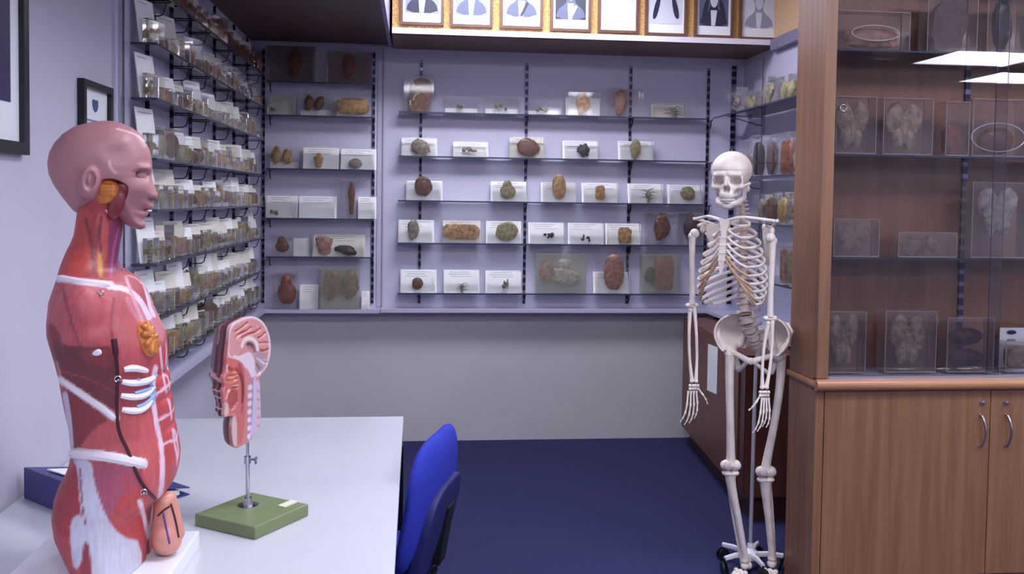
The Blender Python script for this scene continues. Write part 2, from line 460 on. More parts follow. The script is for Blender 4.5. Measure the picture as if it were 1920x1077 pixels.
# ================================================================== glass shelves, standards, specimens
m_glass = clear('shelf_glass', (.86, .90, .92), 1.0, .02)
m_gedge = mat('glass_shelf_edge', (52, 58, 80), .3)
m_acryl = clear('clear_acrylic', (.993, .993, .99), .8, .05, haze=.02, hcol=(.85, .85, .82))
m_acryl_milk = clear('milky_acrylic', (.97, .97, .955), 1.0, .06, haze=.05, hcol=(.90, .88, .82))
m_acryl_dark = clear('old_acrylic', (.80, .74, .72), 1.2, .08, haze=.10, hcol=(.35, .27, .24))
m_fluid = clear('yellowed_fluid', (.95, .95, .90), .8, .08, haze=.20, hcol=(.56, .57, .46))
m_card = mat('white_card', (246, 246, 247), .6, noise=.03, nscale=30)
m_card2 = mat('cream_card', (226, 222, 210), .6, noise=.06, nscale=30)
def slotted():
    m = mat('slotted_dark_steel', (34, 32, 54), .35, metal=.6); nt = m.node_tree; b = nt.nodes['Principled BSDF']
    tc = nt.nodes.new('ShaderNodeTexCoord'); sp = nt.nodes.new('ShaderNodeSeparateXYZ'); nt.links.new(tc.outputs['Object'], sp.inputs[0])
    mm = nt.nodes.new('ShaderNodeMath'); mm.operation = 'PINGPONG'; mm.inputs[1].default_value = .025; nt.links.new(sp.outputs[2], mm.inputs[0])
    g = nt.nodes.new('ShaderNodeMath'); g.operation = 'GREATER_THAN'; g.inputs[1].default_value = .0155; nt.links.new(mm.outputs[0], g.inputs[0])
    mx = nt.nodes.new('ShaderNodeMix'); mx.data_type = 'RGBA'; mx.inputs[6].default_value = lin((44, 42, 68)); mx.inputs[7].default_value = lin((128, 124, 150))  # slots lighter than the channel: their reflected glint put into the base colour
    nt.links.new(g.outputs[0], mx.inputs[0]); nt.links.new(mx.outputs[2], b.inputs['Base Color']); return m
m_slot = slotted()
m_text = mat('grey_print', (140, 140, 158), .7)
ORG = {'tan': (200, 160, 108), 'brown': (128, 86, 62), 'grey': (156, 144, 126), 'olive': (170, 160, 118), 'pink': (176, 132, 116),
       'dark': (60, 48, 50), 'yellow': (180, 156, 92), 'red': (150, 80, 58), 'taupe': (186, 162, 140), 'pale': (206, 196, 188), 'purple': (96, 66, 72)}
def om(c): return mat('preserved_tissue_'+c, ORG[c], .5, noise=.45, nscale=38, bump=.5, bscale=70, coat=.2)

def organ(kind, w, h, d, seed):
    """a preserved specimen about w x d x h, standing on z=0, centred on x=y=0"""
    r = random.Random(seed); mb = MB()
    def blob(cx, cz, rx, ry, rz, amp=.14, n=16, sq=2.0):
        ph = [(r.uniform(0, 6.3), r.uniform(0, 6.3), r.uniform(0, 6.3)) for _ in range(4)]
        b = MB().ball((0, 0, 0), 1, n)
        v = []
        for p in b.v:
            p = Vector(p)
            if sq != 2.0:
                q = (abs(p.x)**sq+abs(p.z)**sq+abs(p.y)**sq)**(1/sq); p = p/q
            k = 1+amp*sum(math.sin(p.x*f+a)*math.sin(p.y*f+b_)*math.sin(p.z*f+c+1) for f, (a, b_, c) in zip((2.1, 3.3, 5, 7), ph))
            v.append((cx+p.x*rx*k, p.y*ry*k, cz+p.z*rz*k))
        mb.add(v, b.f)
    if kind == 'blob': blob(0, h/2, w/2, d/2, h/2, .22)
    elif kind == 'slab': blob(0, h/2, w/2, d/2, h/2, .07, 18, 5.0)
    elif kind == 'oval': blob(0, h/2, w/2, d/2, h/2, .06, 18)
    elif kind == 'pear':
        blob(0, h*.38, w/2, d/2, h*.38, .05); blob(-w*.05, h*.72, w*.3, d*.4, h*.28, .05)
    elif kind == 'pair':
        blob(-w*.26, h*.5, w*.25, d/2, h*.48, .2); blob(w*.26, h*.48, w*.24, d/2, h*.46, .2)
    elif kind == 'leaf':
        blob(0, h*.55, w*.42, d*.4, h*.45, .12); blob(-w*.1, h*.2, w*.2, d*.35, h*.2, .2); blob(w*.1, h*.85, w*.16, d*.3, h*.15, .1)
    elif kind == 'figure':
        blob(0, h*.9, w*.22, d*.4, h*.09, .06, 10); blob(0, h*.62, w*.42, d*.45, h*.22, .1); blob(0, h*.38, w*.32, d*.4, h*.16, .12)
        blob(-w*.1, h*.18, w*.17, d*.35, h*.19, .1, 10); blob(w*.1, h*.16, w*.16, d*.35, h*.17, .1, 10)
    elif kind == 'tree':
        mb.tube([(0, 0, 0), (w*.02, 0, h*.4), (0, 0, h*.75)], [w*.09, w*.06, w*.04], 6)
        for i in range(7):
            z = h*(.15+.1*i); sgn = -1 if i % 2 else 1; L = w*.5*r.uniform(.6, 1)
            mb.tube([(0, 0, z), (sgn*L*.5, r.uniform(-1, 1)*d*.3, z+h*.12), (sgn*L, 0, z+h*.1+r.uniform(-.1, .15)*h)], [w*.035, w*.025, w*.01], 5)
        blob(0, h*.5, w*.16, d*.4, h*.2, .25, 10)
    elif kind == 'bits':
        for i in range(5):
            blob(r.uniform(-.35, .35)*w, h*r.uniform(.25, .75), w*r.uniform(.08, .17), d*.4, h*r.uniform(.1, .25), .2, 8)
    elif kind == 'mottled':
        blob(0, h/2, w/2, d*.35, h/2, .1, 16, 4)
        for i in range(14):
            x, z = r.uniform(-.42, .42)*w, h*r.uniform(.18, .85)
            mb.ball((x, -d*.35, z), (w*.05, d*.2, h*.08), 6)
    elif kind == 'brain':            # coronal slice: two lobed halves and a stem
        for s in (-1, 1):
            blob(s*w*.25, h*.68, w*.25, d*.4, h*.3, .12, 18)
            blob(s*w*.17, h*.28, w*.16, d*.38, h*.2, .12, 14)
        blob(0, h*.45, w*.12, d*.4, h*.3, .1, 12)
        for s in (-1, 1):
            mb.tube([(s*w*.08, -d*.42, h*.66), (s*w*.13, -d*.46, h*.6), (s*w*.17, -d*.42, h*.52)], [w*.012, w*.022, w*.01], 5)
    elif kind == 'head':             # sagittal head slice
        pts = smooth_poly([(-.42, .0), (-.36, .22), (-.5, .3), (-.4, .5), (-.42, .75), (-.15, .98), (.25, 1), (.48, .78), (.48, .45), (.34, .28), (.36, 0)], 2)
        mb.prism([(x*w, z*h) for x, z in pts], Matrix.Translation((0, -d*.3, 0)), d*.6)
    return mb
m_groove = mat('pale_tissue', (214, 196, 176), .5, noise=.2, nscale=60)

def specimen(loc, rz, w, h, d, org=None, card='full', label='', group=None, seed=0, clearmat=None, name='specimen_block', lean=True, case_h=None):
    """w wide, h high, d deep; local -y is the front, y=d the wall side. card full / low / side / none"""
    e = empty(name, loc, rz, label, 'specimen', group)
    cm = clearmat or m_acryl
    ch = case_h or h
    cd = d*.42 if card in ('full', 'side', 'cream') else d*.8
    MB().rbox(-w/2 if card != 'full' else -w*.47, w/2 if card != 'full' else w*.47, 0, cd, 0.0, ch, .0025).build('acrylic_case', cm, e)
    if card in ('full', 'cream'):
        t = .004; y0, y1 = cd+.004, d-.006
        mb = MB(); v = [(-w/2, y0, 0), (w/2, y0, 0), (w/2, y0+t, 0), (-w/2, y0+t, 0), (-w/2*.985, y1, h), (w/2*.985, y1, h), (w/2*.985, y1+t, h), (-w/2*.985, y1+t, h)]
        mb.add(v, [(0, 1, 5, 4), (1, 2, 6, 5), (2, 3, 7, 6), (3, 0, 4, 7), (0, 3, 2, 1), (4, 5, 6, 7)])
        c = mb.build('backing_card', m_card if card == 'full' else m_card2, e)
        ln = MB(); r = random.Random(seed+5)
        for k in range(3 if not 300 <= seed < 500 else 1):
            z = h*(.9-.1*k); y = y0+(y1-y0)*z/h-.0008; x0 = -w*r.uniform(.3, .42); x1 = w*r.uniform(.1, .4)
            ln.add([(x0, y, z), (x1, y, z), (x1, y-.0002, z+h*.014), (x0, y-.0002, z+h*.014)], [(0, 1, 2, 3)])
        ln.build('printed_lines', m_text, c)
    if card == 'low':
        MB().box(-w*.45, w*.45, cd+.001, cd+.004, .001, h*.32).build('backing_card', m_card, e)
    if card == 'side':
        MB().box(w*.05, w*.48, cd+.001, cd+.004, .001, h*.8).build('backing_card', m_card, e)
    if org:
        kind, c, ox, oz, ow, oh = org
        mb = organ(kind, ow, oh, min(cd*.8, ow*.8, .05), seed)
        mb.v = [(x+ox, y+cd*.5, z+oz) for x, y, z in mb.v]
        mb.build('preserved_organ', om(c), e, smooth=True)
    return e

def smooth3_(pts, it=2):
    pts = [Vector(p) for p in pts]
    for _ in range(it):
        q = [pts[0]]
        for a, b in zip(pts[:-1], pts[1:]): q += [a*.75+b*.25, a*.25+b*.75]
        pts = q+[pts[-1]]
    return pts
def standard(p0, p1, face, m=None, label='', group='slotted shelf standards', wdt=.017):
    """slotted upright from p0 to p1 on a wall; face: outward normal (unit, axis aligned)"""
    e = empty('shelf_standard', p0, 0, label, 'shelf upright', group)
    L = p1[2]-p0[2]; f = Vector(face); s = Vector((0, 0, 1)).cross(f)
    def bx(a, b, c, d_, z0, z1, mb):
        P = [f*u+s*v for u in (a, b) for v in (c, d_)]
        v = [(p.x, p.y, z) for z in (z0, z1) for p in P]
        mb.add(v, [(0, 1, 3, 2), (4, 5, 7, 6), (0, 1, 5, 4), (2, 3, 7, 6), (0, 2, 6, 4), (1, 3, 7, 5)])
    ch = MB(); bx(0, .012, -wdt/2, -wdt*.28, 0, L, ch); bx(0, .012, wdt*.28, wdt/2, 0, L, ch); bx(0, .004, -wdt*.28, wdt*.28, 0, L, ch)
    ch.build('channel', m or m_slot, e)
    return e

ORD = ['first', 'second', 'third', 'fourth', 'fifth', 'sixth', 'seventh', 'eighth', 'ninth', 'tenth', 'eleventh', 'twelfth', 'thirteenth', 'fourteenth', 'fifteenth', 'sixteenth', 'seventeenth', 'eighteenth']
# ---------------------------------------------------------------- back wall, wide section
PS = .112
SZ = [2.086, 1.814, 1.539, 1.275, .962]
YF = D-.012-PS
def bracket_pts(depth): return
def glass_shelf(x0, x1, y0, y1, z, front, brackets, label, group):
    """axis aligned glass shelf; front: '-y', '+x' or '-x'; brackets: positions along the wall"""
    cx, cy = (x0+x1)/2, (y0+y1)/2
    e = empty('glass_shelf', (cx, cy, z), 0, label, 'shelf', group)
    a0, a1, b0, b1 = x0-cx, x1-cx, y0-cy, y1-cy
    MB().box(a0, a1, b0, b1, -.007, 0).build('glass_panel', m_glass, e)
    t = .0022; ed = MB()
    if front == '-y': ed.box(a0, a1, b0-t, b0-.0002, -.0085, .0005)
    elif front == '+x': ed.box(a1+.0002, a1+t, b0, b1, -.0085, .0005).box(a0, a1+t, b0-t, b0-.0002, -.0085, .0005)
    else: ed.box(a0-t, a0-.0002, b0, b1, -.0085, .0005)
    ed.build('shelf_edge', m_gedge, e)
    for q in brackets:
        k = MB(); r = .0036 if front == '-y' else .0027
        if front == '-y':
            x = q-cx; pts = [(x, b1, -.011), (x, b0+.012, -.011), (x, b0+.008, -.004)]
            p2 = [(x, b0+.035, -.012), (x, (b0+b1)/2, -.05), (x, (b0+b1)/2+.012, -.056), (x, b1, -.058)]
        else:
            y = q-cy; fx, wx = (a1, a0) if front == '+x' else (a0, a1); s = 1 if front == '+x' else -1
            pts = [(wx, y, -.011), (fx-s*.012, y, -.011), (fx-s*.006, y, -.004)]
            p2 = [(fx-s*.025, y, -.012), (wx+s*.052, y, -.052), (wx+s*.04, y, -.060), (wx, y, -.062)]
        k.tube(pts, r, 6); k.tube(p2, r, 6)
        k.build('bracket', m_dark, e, smooth=True)
    return e
UP = [(788, 'by the white panel seam'), (985, 'second along'), (1179, 'third along'), (1324, 'next to the skull')]
upx = [at(px, 340, 1, D-.012).x for px, _ in UP]
for x, (px, w) in zip(upx, UP):
    standard((x, D-.0125, ZL+.03), (x, D-.0125, 2.42), (0, -1, 0), label='dark slotted shelf upright on the back wall, '+w)
xa0 = at(747, 300, 1, YF).x; xa1 = at(1325, 300, 1, YF).x
for i, z in enumerate(SZ):
    glass_shelf(xa0, xa1, YF, D-.026, z, '-y', upx, 'long glass shelf on the back wall, %s from the top, between panel seam and skeleton' % ORD[i], 'long glass shelves on the back wall')
# rows of (x0, y0, x1, y1, card, kind, colour, (organ rect), what)
def row(items, z, Y, group, where, seed0):
    for i, it in enumerate(items):
        x0, y0, x1, y1, card, kind, colr, orc, what = it[:9]; cmn = it[9] if len(it) > 9 else None
        yy = Y+.008
        A = at(x0, y1, 1, yy); B = at(x1, y1, 1, yy)
        h = (y1-y0)/FPX*yy*1.0
        w = B.x-A.x; cx = (A.x+B.x)/2
        o = None
        if kind:
            ox = ((orc[0]+orc[2])/2-(x0+x1)/2)/FPX*yy; ow = (orc[2]-orc[0])/FPX*yy
            oz = max(.004, (y1-orc[3])/FPX*yy); oh = (orc[3]-orc[1])/FPX*yy
            o = (kind, colr, ox, oz, ow, oh)
        ch = max(h, (y1-orc[1])/FPX*yy+.004) if kind else h
        specimen((cx, yy, z+.0008), 0, w, h, .085, o, card, '%s, %s, %s' % (what, ORD[i]+' from seam' if 'narrow' not in where else ORD[i]+' from corner', where), group, seed0+i, cmn, case_h=ch)
G = 'specimen blocks on the back wall'
row([(756, 142, 814, 210, 'none', 'head', 'brown', (762, 146, 812, 209), 'brown sagittal head slice in clear block', m_acryl),
     (832, 182, 900, 213, 'low', 'bits', 'grey', (850, 192, 872, 206), 'pale block with small grey pieces'),
     (908, 180, 976, 214, 'low', 'bits', 'olive', (925, 192, 955, 210), 'pale block with olive fragments'),
     (990, 188, 1054, 216, 'low', 'bits', 'grey', (1000, 198, 1030, 212), 'flat pale block with faint fragments'),
     (1063, 182, 1127, 218, 'full', 'leaf', 'tan', (1078, 174, 1108, 215), 'white card block with a tan leaf-like organ'),
     (1140, 172, 1206, 220, 'none', 'leaf', 'pink', (1150, 168, 1180, 216), 'hazy block with faint pink tissue'),
     (1225, 194, 1288, 221, 'cream', 'tree', 'grey', (1245, 196, 1285, 219), 'cream card block with branching vessels')], SZ[0], YF, G, 'top long shelf', 100)
row([(752, 259, 820, 293, 'full', 'blob', 'grey', (774, 262, 806, 291), 'white card block with a grey lump'),
     (850, 265, 917, 294, 'full', 'bits', 'grey', (862, 272, 900, 290), 'white card block with faint pale fragments'),
     (957, 257, 1022, 296, 'cream', 'oval', 'brown', (969, 259, 1012, 293), 'cream card block with a large brown oval organ'),
     (1057, 264, 1123, 299, 'full', 'blob', 'dark', (1084, 272, 1106, 294), 'white card block with a small dark lump'),
     (1162, 264, 1227, 301, 'full', 'leaf', 'olive', (1180, 262, 1204, 299), 'white card block with a green-brown leaf shape')], SZ[1], YF, G, 'second long shelf', 120)
row([(761, 338, 830, 375, 'full', 'oval', 'brown', (777, 331, 810, 367), 'white card block with round brown organ'),
     (921, 338, 989, 376, 'full', 'pear', 'olive', (938, 335, 967, 371), 'white card block with an olive pear shape'),
     (1016, 339, 1082, 377, 'full', 'oval', 'tan', (1036, 324, 1062, 370), 'white card block with a tall tan oval organ'),
     (1093, 342, 1160, 380, 'full', 'slab', 'tan', (1117, 348, 1135, 374), 'white card block with a small square tan piece'),
     (1180, 343, 1245, 381, 'full', 'tree', 'grey', (1200, 349, 1234, 380), 'white card block with pale branching tissue'),
     (1255, 345, 1319, 382, 'full', 'oval', 'olive', (1276, 349, 1306, 375), 'white card block with a faint olive disc')], SZ[2], YF, G, 'third long shelf', 140)
row([(746, 413, 814, 455, 'full', 'leaf', 'grey', (762, 412, 787, 450), 'white card block with a grey-brown strip'),
     (830, 415, 902, 457, 'cream', 'mottled', 'tan', (832, 422, 898, 448), 'wide block with speckled tan tissue'),
     (912, 413, 979, 455, 'full', 'oval', 'olive', (930, 414, 972, 450), 'white card block with a big round olive organ'),
     (992, 419, 1059, 459, 'full', 'bits', 'dark', (1017, 432, 1042, 452), 'white card block with tiny dark fragments in the middle'),
     (1067, 420, 1134, 460, 'full', 'bits', 'dark', (1088, 440, 1112, 458), 'white card block with tiny dark fragments at its foot'),
     (1138, 420, 1203, 460, 'full', 'slab', 'tan', (1160, 428, 1185, 456), 'white card block with a ragged tan piece'),
     (1212, 396, 1272, 459, 'none', 'leaf', 'brown', (1224, 400, 1262, 452), 'tall clear block with ragged brown organ'),
     (1276, 396, 1314, 460, 'none', 'blob', 'purple', (1284, 402, 1318, 448), 'tall clear block with a dark brown organ')], SZ[3], YF, G, 'fourth long shelf', 160)
row([(750, 507, 819, 549, 'full', 'oval', 'brown', (772, 520, 793, 543), 'white card block with a small brown disc'),
     (832, 507, 900, 549, 'full', 'tree', 'grey', (852, 528, 880, 548), 'white card block with a tiny grey branching piece'),
     (911, 509, 979, 550, 'full', 'bits', 'grey', (934, 520, 956, 548), 'white card block with two tiny grey pieces'),
     (1004, 475, 1098, 551, 'none', 'pear', 'pale', (1034, 486, 1092, 534), 'large fluid-filled block with a pale heart-shaped organ', m_fluid),
     (1115, 511, 1182, 551, 'full', 'oval', 'pink', (1131, 476, 1172, 546), 'white card block with a tall pink-brown oval organ'),
     (1203, 474, 1273, 550, 'none', 'slab', 'red', (1228, 480, 1266, 544), 'yellow-tinted block with a red-brown square organ', m_fluid)], SZ[4], YF, G, 'bottom long shelf', 180)
# second organs inside the two big blocks
for nm, rect, col_ in (('large fluid-filled', (1010, 488, 1038, 530), 'pink'), ('yellow-tinted', (1208, 502, 1234, 532), 'dark')):
    e = [o for o in COL.objects if o.type == 'EMPTY' and str(o.get('label', '')).startswith(nm)][0]
    A = at((rect[0]+rect[2])/2, rect[3], 1, e.location.y+.03)
    mb = organ('blob', (rect[2]-rect[0])/FPX*D*.96, (rect[3]-rect[1])/FPX*D*.96, .045, 77)
    mb.v = [(x+A.x-e.location.x, y+.035, z+max(.004, A.z-e.location.z)) for x, y, z in mb.v]
    mb.build('preserved_organ', om(col_), e, smooth=True)
# ---------------------------------------------------------------- back wall, narrow section
xn0 = at(499, 300, 1, YF).x; xn1 = at(702, 300, 1, YF).x
NZ = [at(600, y, 1, YF).z for y in (154, 217, 317, 410, 482)]
un = [at(494, 300, 1, D-.012).x, at(700, 300, 1, D-.012).x]
for x, w in zip(un, ('in the dark corner', 'beside the panel seam')):
    standard((x, D-.0125, ZL+.03), (x, D-.0125, 2.46), (0, -1, 0), label='dark slotted shelf upright of the narrow section, '+w)
for i, z in enumerate(NZ):
    glass_shelf(xn0, xn1, YF, D-.026, z, '-y', [un[0]+.05, un[1]], 'short glass shelf in the corner section of the back wall, %s from the top' % ORD[i], 'short glass shelves in the corner section')
G2 = 'specimen blocks in the corner section'
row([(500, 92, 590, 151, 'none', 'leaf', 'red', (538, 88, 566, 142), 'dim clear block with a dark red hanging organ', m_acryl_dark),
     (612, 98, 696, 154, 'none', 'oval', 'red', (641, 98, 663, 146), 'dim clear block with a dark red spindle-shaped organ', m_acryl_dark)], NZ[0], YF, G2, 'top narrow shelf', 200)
row([(500, 180, 552, 216, 'cream', 'bits', 'grey', (506, 200, 520, 213), 'cream block with one small piece'),
     (557, 176, 622, 216, 'low', 'pair', 'brown', (570, 179, 606, 206), 'block with a row of dark brown pieces'),
     (626, 182, 694, 217, 'low', 'slab', 'tan', (633, 184, 688, 211), 'wide block with a tan rectangular slab')], NZ[1], YF, G2, 'second narrow shelf', 210)
row([(500, 276, 560, 315, 'low', 'pair', 'tan', (508, 278, 546, 307), 'block with a pair of tan pieces'),
     (566, 276, 634, 316, 'full', 'figure', 'tan', (586, 286, 608, 314), 'white card block with a small tan figure'),
     (637, 278, 705, 317, 'full', 'oval', 'grey', (653, 297, 678, 316), 'white card block with a grey ring at its foot')], NZ[2], YF, G2, 'third narrow shelf', 220)
row([(496, 368, 556, 409, 'full', 'bits', 'grey', (504, 388, 524, 406), 'white card block with a grey square'),
     (558, 369, 630, 410, 'full', None, None, (0, 0, 0, 0), 'plain white printed card'),
     (640, 336, 668, 410, 'none', 'figure', 'brown', (650, 340, 666, 404), 'tall slim clear block with a brown standing figure'),
     (670, 370, 705, 411, 'full', None, None, (0, 0, 0, 0), 'narrow white printed card')], NZ[3], YF, G2, 'fourth narrow shelf', 230)
row([(510, 438, 580, 480, 'side', 'pear', 'brown', (516, 443, 542, 473), 'clear block with a dark brown fist-sized organ and label'),
     (585, 441, 684, 482, 'cream', 'blob', 'pink', (594, 442, 622, 477), 'wide cream block with pink and black organs')], NZ[4], YF, G2, 'fifth narrow shelf', 240)
row([(512, 506, 556, 574, 'none', 'pear', 'red', (519, 510, 554, 566), 'clear block with red-brown boot-shaped organ'),
     (560, 529, 594, 573, 'full', None, None, (0, 0, 0, 0), 'small white printed label card'),
     (600, 500, 674, 577, 'none', 'pair', 'brown', (606, 504, 670, 560), 'large fluid-filled block with brown folded organs', m_fluid),
     (677, 545, 692, 577, 'full', None, None, (0, 0, 0, 0), 'slim white label card')], ZL, YF, G2, 'ledge under the narrow shelves', 250)
e = [o for o in COL.objects if o.type == 'EMPTY' and str(o.get('label', '')).startswith('wide cream block with pink')][0]
mb = organ('blob', .125, .055, .03, 5); mb.v = [(x+.015+.03, y+.016, z+.012-.25*x) for x, y, z in mb.v]; mb.build('preserved_organ', om('dark'), e, smooth=True)

# ---------------------------------------------------------------- left wall
XF = -.918
LZ = [2.285, 2.088, 1.894, 1.681, 1.497, 1.303, 1.106, .931]
Y0, Y1 = 3.40, D-.02-PS
LU = [3.63, 3.98, 4.30, 4.80, 5.30, 5.7]
for i, y in enumerate(LU):
    standard((XL+.0125, y, ZL+.03), (XL+.0125, y, 2.5), (1, 0, 0), label='dark slotted upright on the long specimen wall, %s from its near end' % ORD[i], wdt=.016)
standard((XL+.0125, 3.325, ZL+.03), (XL+.0125, 3.325, 2.98), (1, 0, 0), m=m_chrome, label='bright steel upright at the near edge of the long specimen wall', wdt=.03)
for i, z in enumerate(LZ):
    glass_shelf(XL+.026, XF, Y0, Y1, z, '+x', LU[1:] if i else LU, 'long glass shelf on the side wall above the table, %s from the top' % ORD[i], 'glass shelves on the long side wall')
e = [o for o in COL.objects if o.type == 'EMPTY' and str(o.get('label', '')).startswith('brown sagittal head')][0]
for pts in ([(-.035, .06), (-.028, .085), (-.012, .10), (.0, .104)], [(-.052, .06), (-.052, .03)], [(-.03, .15), (-.04, .17), (-.038, .185)], [(-.012, .13), (.004, .135)]):
    MB().tube(smooth3_([(x, .006, z+.01) for x, z in pts]), .0055, 6).build('pale_tissue_fold', m_groove, e, smooth=True)
desc = {'blob': 'lump', 'slab': 'square piece', 'oval': 'oval organ', 'pear': 'pear-shaped organ', 'pair': 'pair of pieces', 'leaf': 'ragged strip', 'figure': 'knobbly figure',
        'tree': 'branching piece', 'bits': 'scatter of fragments', 'mottled': 'speckled slab', 'brain': 'brain slice'}
rr = random.Random(5)
for i, z in enumerate(LZ):
    y = Y0+.01; k = 0
    gap = (LZ[i-1]-z) if i else .22
    while y < Y1-.10:
        w = rr.choice([.105, .12, .13, .14, .125, .115]) if k else .13
        if k == 0: y += .0
        if y+w > Y1-.02: w = Y1-.02-y
        if w < .08: break
        hmax = gap-(.085 if any(y-.02 < q < y+w+.02 for q in LU) else .03)
        h = min(hmax, rr.choice([.12, .13, .14, .15, .16, .17]))
        kind = rr.choice(['blob', 'slab', 'oval', 'pear', 'leaf', 'bits', 'tree', 'mottled', 'pair', 'oval', 'bits'])
        c = rr.choice(['tan', 'tan', 'olive', 'brown', 'grey', 'tan', 'brown', 'yellow', 'pink'])
        card = rr.choice(['full', 'cream', 'full', 'cream', 'none', 'full', 'cream'])
        cmn = m_acryl_milk
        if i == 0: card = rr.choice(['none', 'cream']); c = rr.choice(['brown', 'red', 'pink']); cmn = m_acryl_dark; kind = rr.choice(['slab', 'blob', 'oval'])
        if i in (1, 2) and k > 0: card = rr.choice(['cream', 'full', 'none']); c = rr.choice(['tan', 'brown', 'pink', 'grey'])
        if i == 7 and card == 'none': card = 'cream'
        if k == 0 and i: card = 'full'; h = hmax; kind = 'bits'; c = 'olive'
        if i == 5 and y > 5.1 and y < 5.25: card = 'none'; kind = 'slab'; c = 'yellow'; h = .106; w = .14
        if i == 7 and y > 4.34 and y < 4.5: card = 'none'; kind = 'blob'; c = 'brown'; h = .14; w = .15
        ch = min(h, .13) if card == 'none' else min(h, rr.choice([.06, .075, .09]))
        if card == 'none': h = ch
        if y+w > Y1-.02: w = max(.06, Y1-.02-y)
        ow = w*rr.uniform(.35, .8); oh = ch*rr.uniform(.45, .85)
        if i == 0 or kind == 'slab': ow = w*.75; oh = ch*.8
        o = (kind, c, rr.uniform(-.1, .1)*w, (ch-oh)*.4+.003, ow, oh)
        cd = {'full': 'before white card', 'cream': 'before cream card', 'none': 'in clear block'}[card]
        rot = rr.uniform(17, 25) if k else 12; ra = math.radians(rot)
        specimen((XF-.006-w/2*math.sin(ra), y+w/2+.004, z+.0008), math.radians(90)-ra, w, h, .056, o, card,
                 '%s %s %s, %s from near end, %s side-wall shelf down' % ({'olive': 'olive-green'}.get(c, c), desc[kind], cd, ORD[k], ORD[i]),
                 'specimen blocks on the long side wall', 300+i*20+k, cmn, case_h=ch)
        y += w+rr.choice([.012, .018, .024, .03]); k += 1
# ---------------------------------------------------------------- right wall
XRF = 1.875
RZ = [2.09, 1.70, 1.44, 1.13]
RU = [4.30, 5.50]
standard((atY(1372, 300, D-.012).x, D-.0125, ZL+.03), (atY(1372, 300, D-.012).x, D-.0125, 2.44), (0, -1, 0), label='dark slotted upright in the back corner behind the skull', wdt=.03)
for i, y in enumerate(RU):
    standard((XR-.0125, y, ZL+.03), (XR-.0125, y, 2.44), (-1, 0, 0), m=m_chrome if i == 1 else m_dark, label='slotted upright on the cabinet-side wall, %s' % ['dark, by the cabinet end', 'bright steel, towards the corner'][i], wdt=.03)
for i, z in enumerate(RZ):
    glass_shelf(XRF, XR-.026, 3.80, D-.14, z, '-x', RU, 'glass shelf behind the skeleton on the cabinet-side wall, %s from the top' % ORD[i], 'glass shelves behind the skeleton')
def rrow(items, z, where, seed0):
    for i, (x0, y0, x1, y1, card, kind, c, what) in enumerate(items):
        X = XRF+.006
        A = at(x0, y1, 0, X); B = at(x1, y1, 0, X); yc = (A.y+B.y)/2; w = min(.24, max(.06, abs(A.y-B.y)))
        h = (y1-y0)/FPX*yc
        specimen((X, yc, z+.0008), math.radians(-90), w, h, .10, (kind, c, 0, .008, w*.7, h*.78), card, '%s, %s' % (what, where), 'specimen blocks on the wall behind the skeleton', seed0+i, m_acryl)
rrow([(1358, 152, 1378, 200, 'none', 'bits', 'grey', 'tall clear block with faint grey pieces'), (1383, 163, 1404, 196, 'none', 'blob', 'olive', 'small clear block with an olive lump'),
      (1412, 138, 1444, 188, 'none', 'leaf', 'grey', 'large glassy block with a ragged grey strip'), (1450, 136, 1482, 180, 'none', 'pair', 'olive', 'wide glassy block with a dark pair of pieces')], RZ[0], 'top shelf behind the skeleton', 500)
rrow([(1384, 250, 1400, 322, 'none', 'tree', 'grey', 'tall clear block with branching tissue'), (1403, 245, 1416, 324, 'none', 'slab', 'dark', 'tall block with a dark slab'),
      (1420, 250, 1448, 327, 'none', 'leaf', 'purple', 'tall clear block with a purple organ'), (1452, 247, 1476, 328, 'none', 'slab', 'red', 'tall block with a red-brown slab'),
      (1480, 256, 1494, 330, 'cream', 'bits', 'tan', 'cream card block at the cabinet end')], RZ[1], 'second shelf behind the skeleton', 520)
rrow([(1408, 358, 1422, 414, 'none', 'leaf', 'grey', 'clear block with a grey strip'), (1426, 358, 1440, 418, 'none', 'slab', 'brown', 'clear block with a brown slab'), (1443, 358, 1466, 422, 'none', 'oval', 'yellow', 'clear block with a yellow oval organ'),
      (1470, 370, 1486, 425, 'full', 'bits', 'grey', 'white card block with grey specks')], RZ[2], 'third shelf behind the skeleton', 540)
rrow([(1452, 452, 1464, 534, 'none', 'slab', 'pink', 'clear block with a pink slab'), (1467, 455, 1486, 540, 'full', 'blob', 'olive', 'white card block with an olive lump')], RZ[3], 'bottom shelf behind the skeleton', 560)
# ================================================================== muscle torso model
TY = 1.98; TXC = -.645; TZ = .79
TR = math.radians(2)
tor = empty('torso_model', (TXC, TY, TZ), TR, 'life-size anatomical muscle torso with bald head, standing on the white table', 'anatomical model')
m_base = mat('white_plinth', (228, 230, 238), .3)
Tm = Matrix.Translation((TXC, TY, TZ)) @ Matrix.Rotation(TR, 4, 'Z'); Ti = Tm.inverted()
# plinth (square to the table)
MBp = MB().rbox(-.80, -.482, 1.80, 2.13, .7505, .79, .004)
MBp.v = [tuple(Ti@Vector(v)) for v in MBp.v]
MBp.build('plinth', m_base, tor)

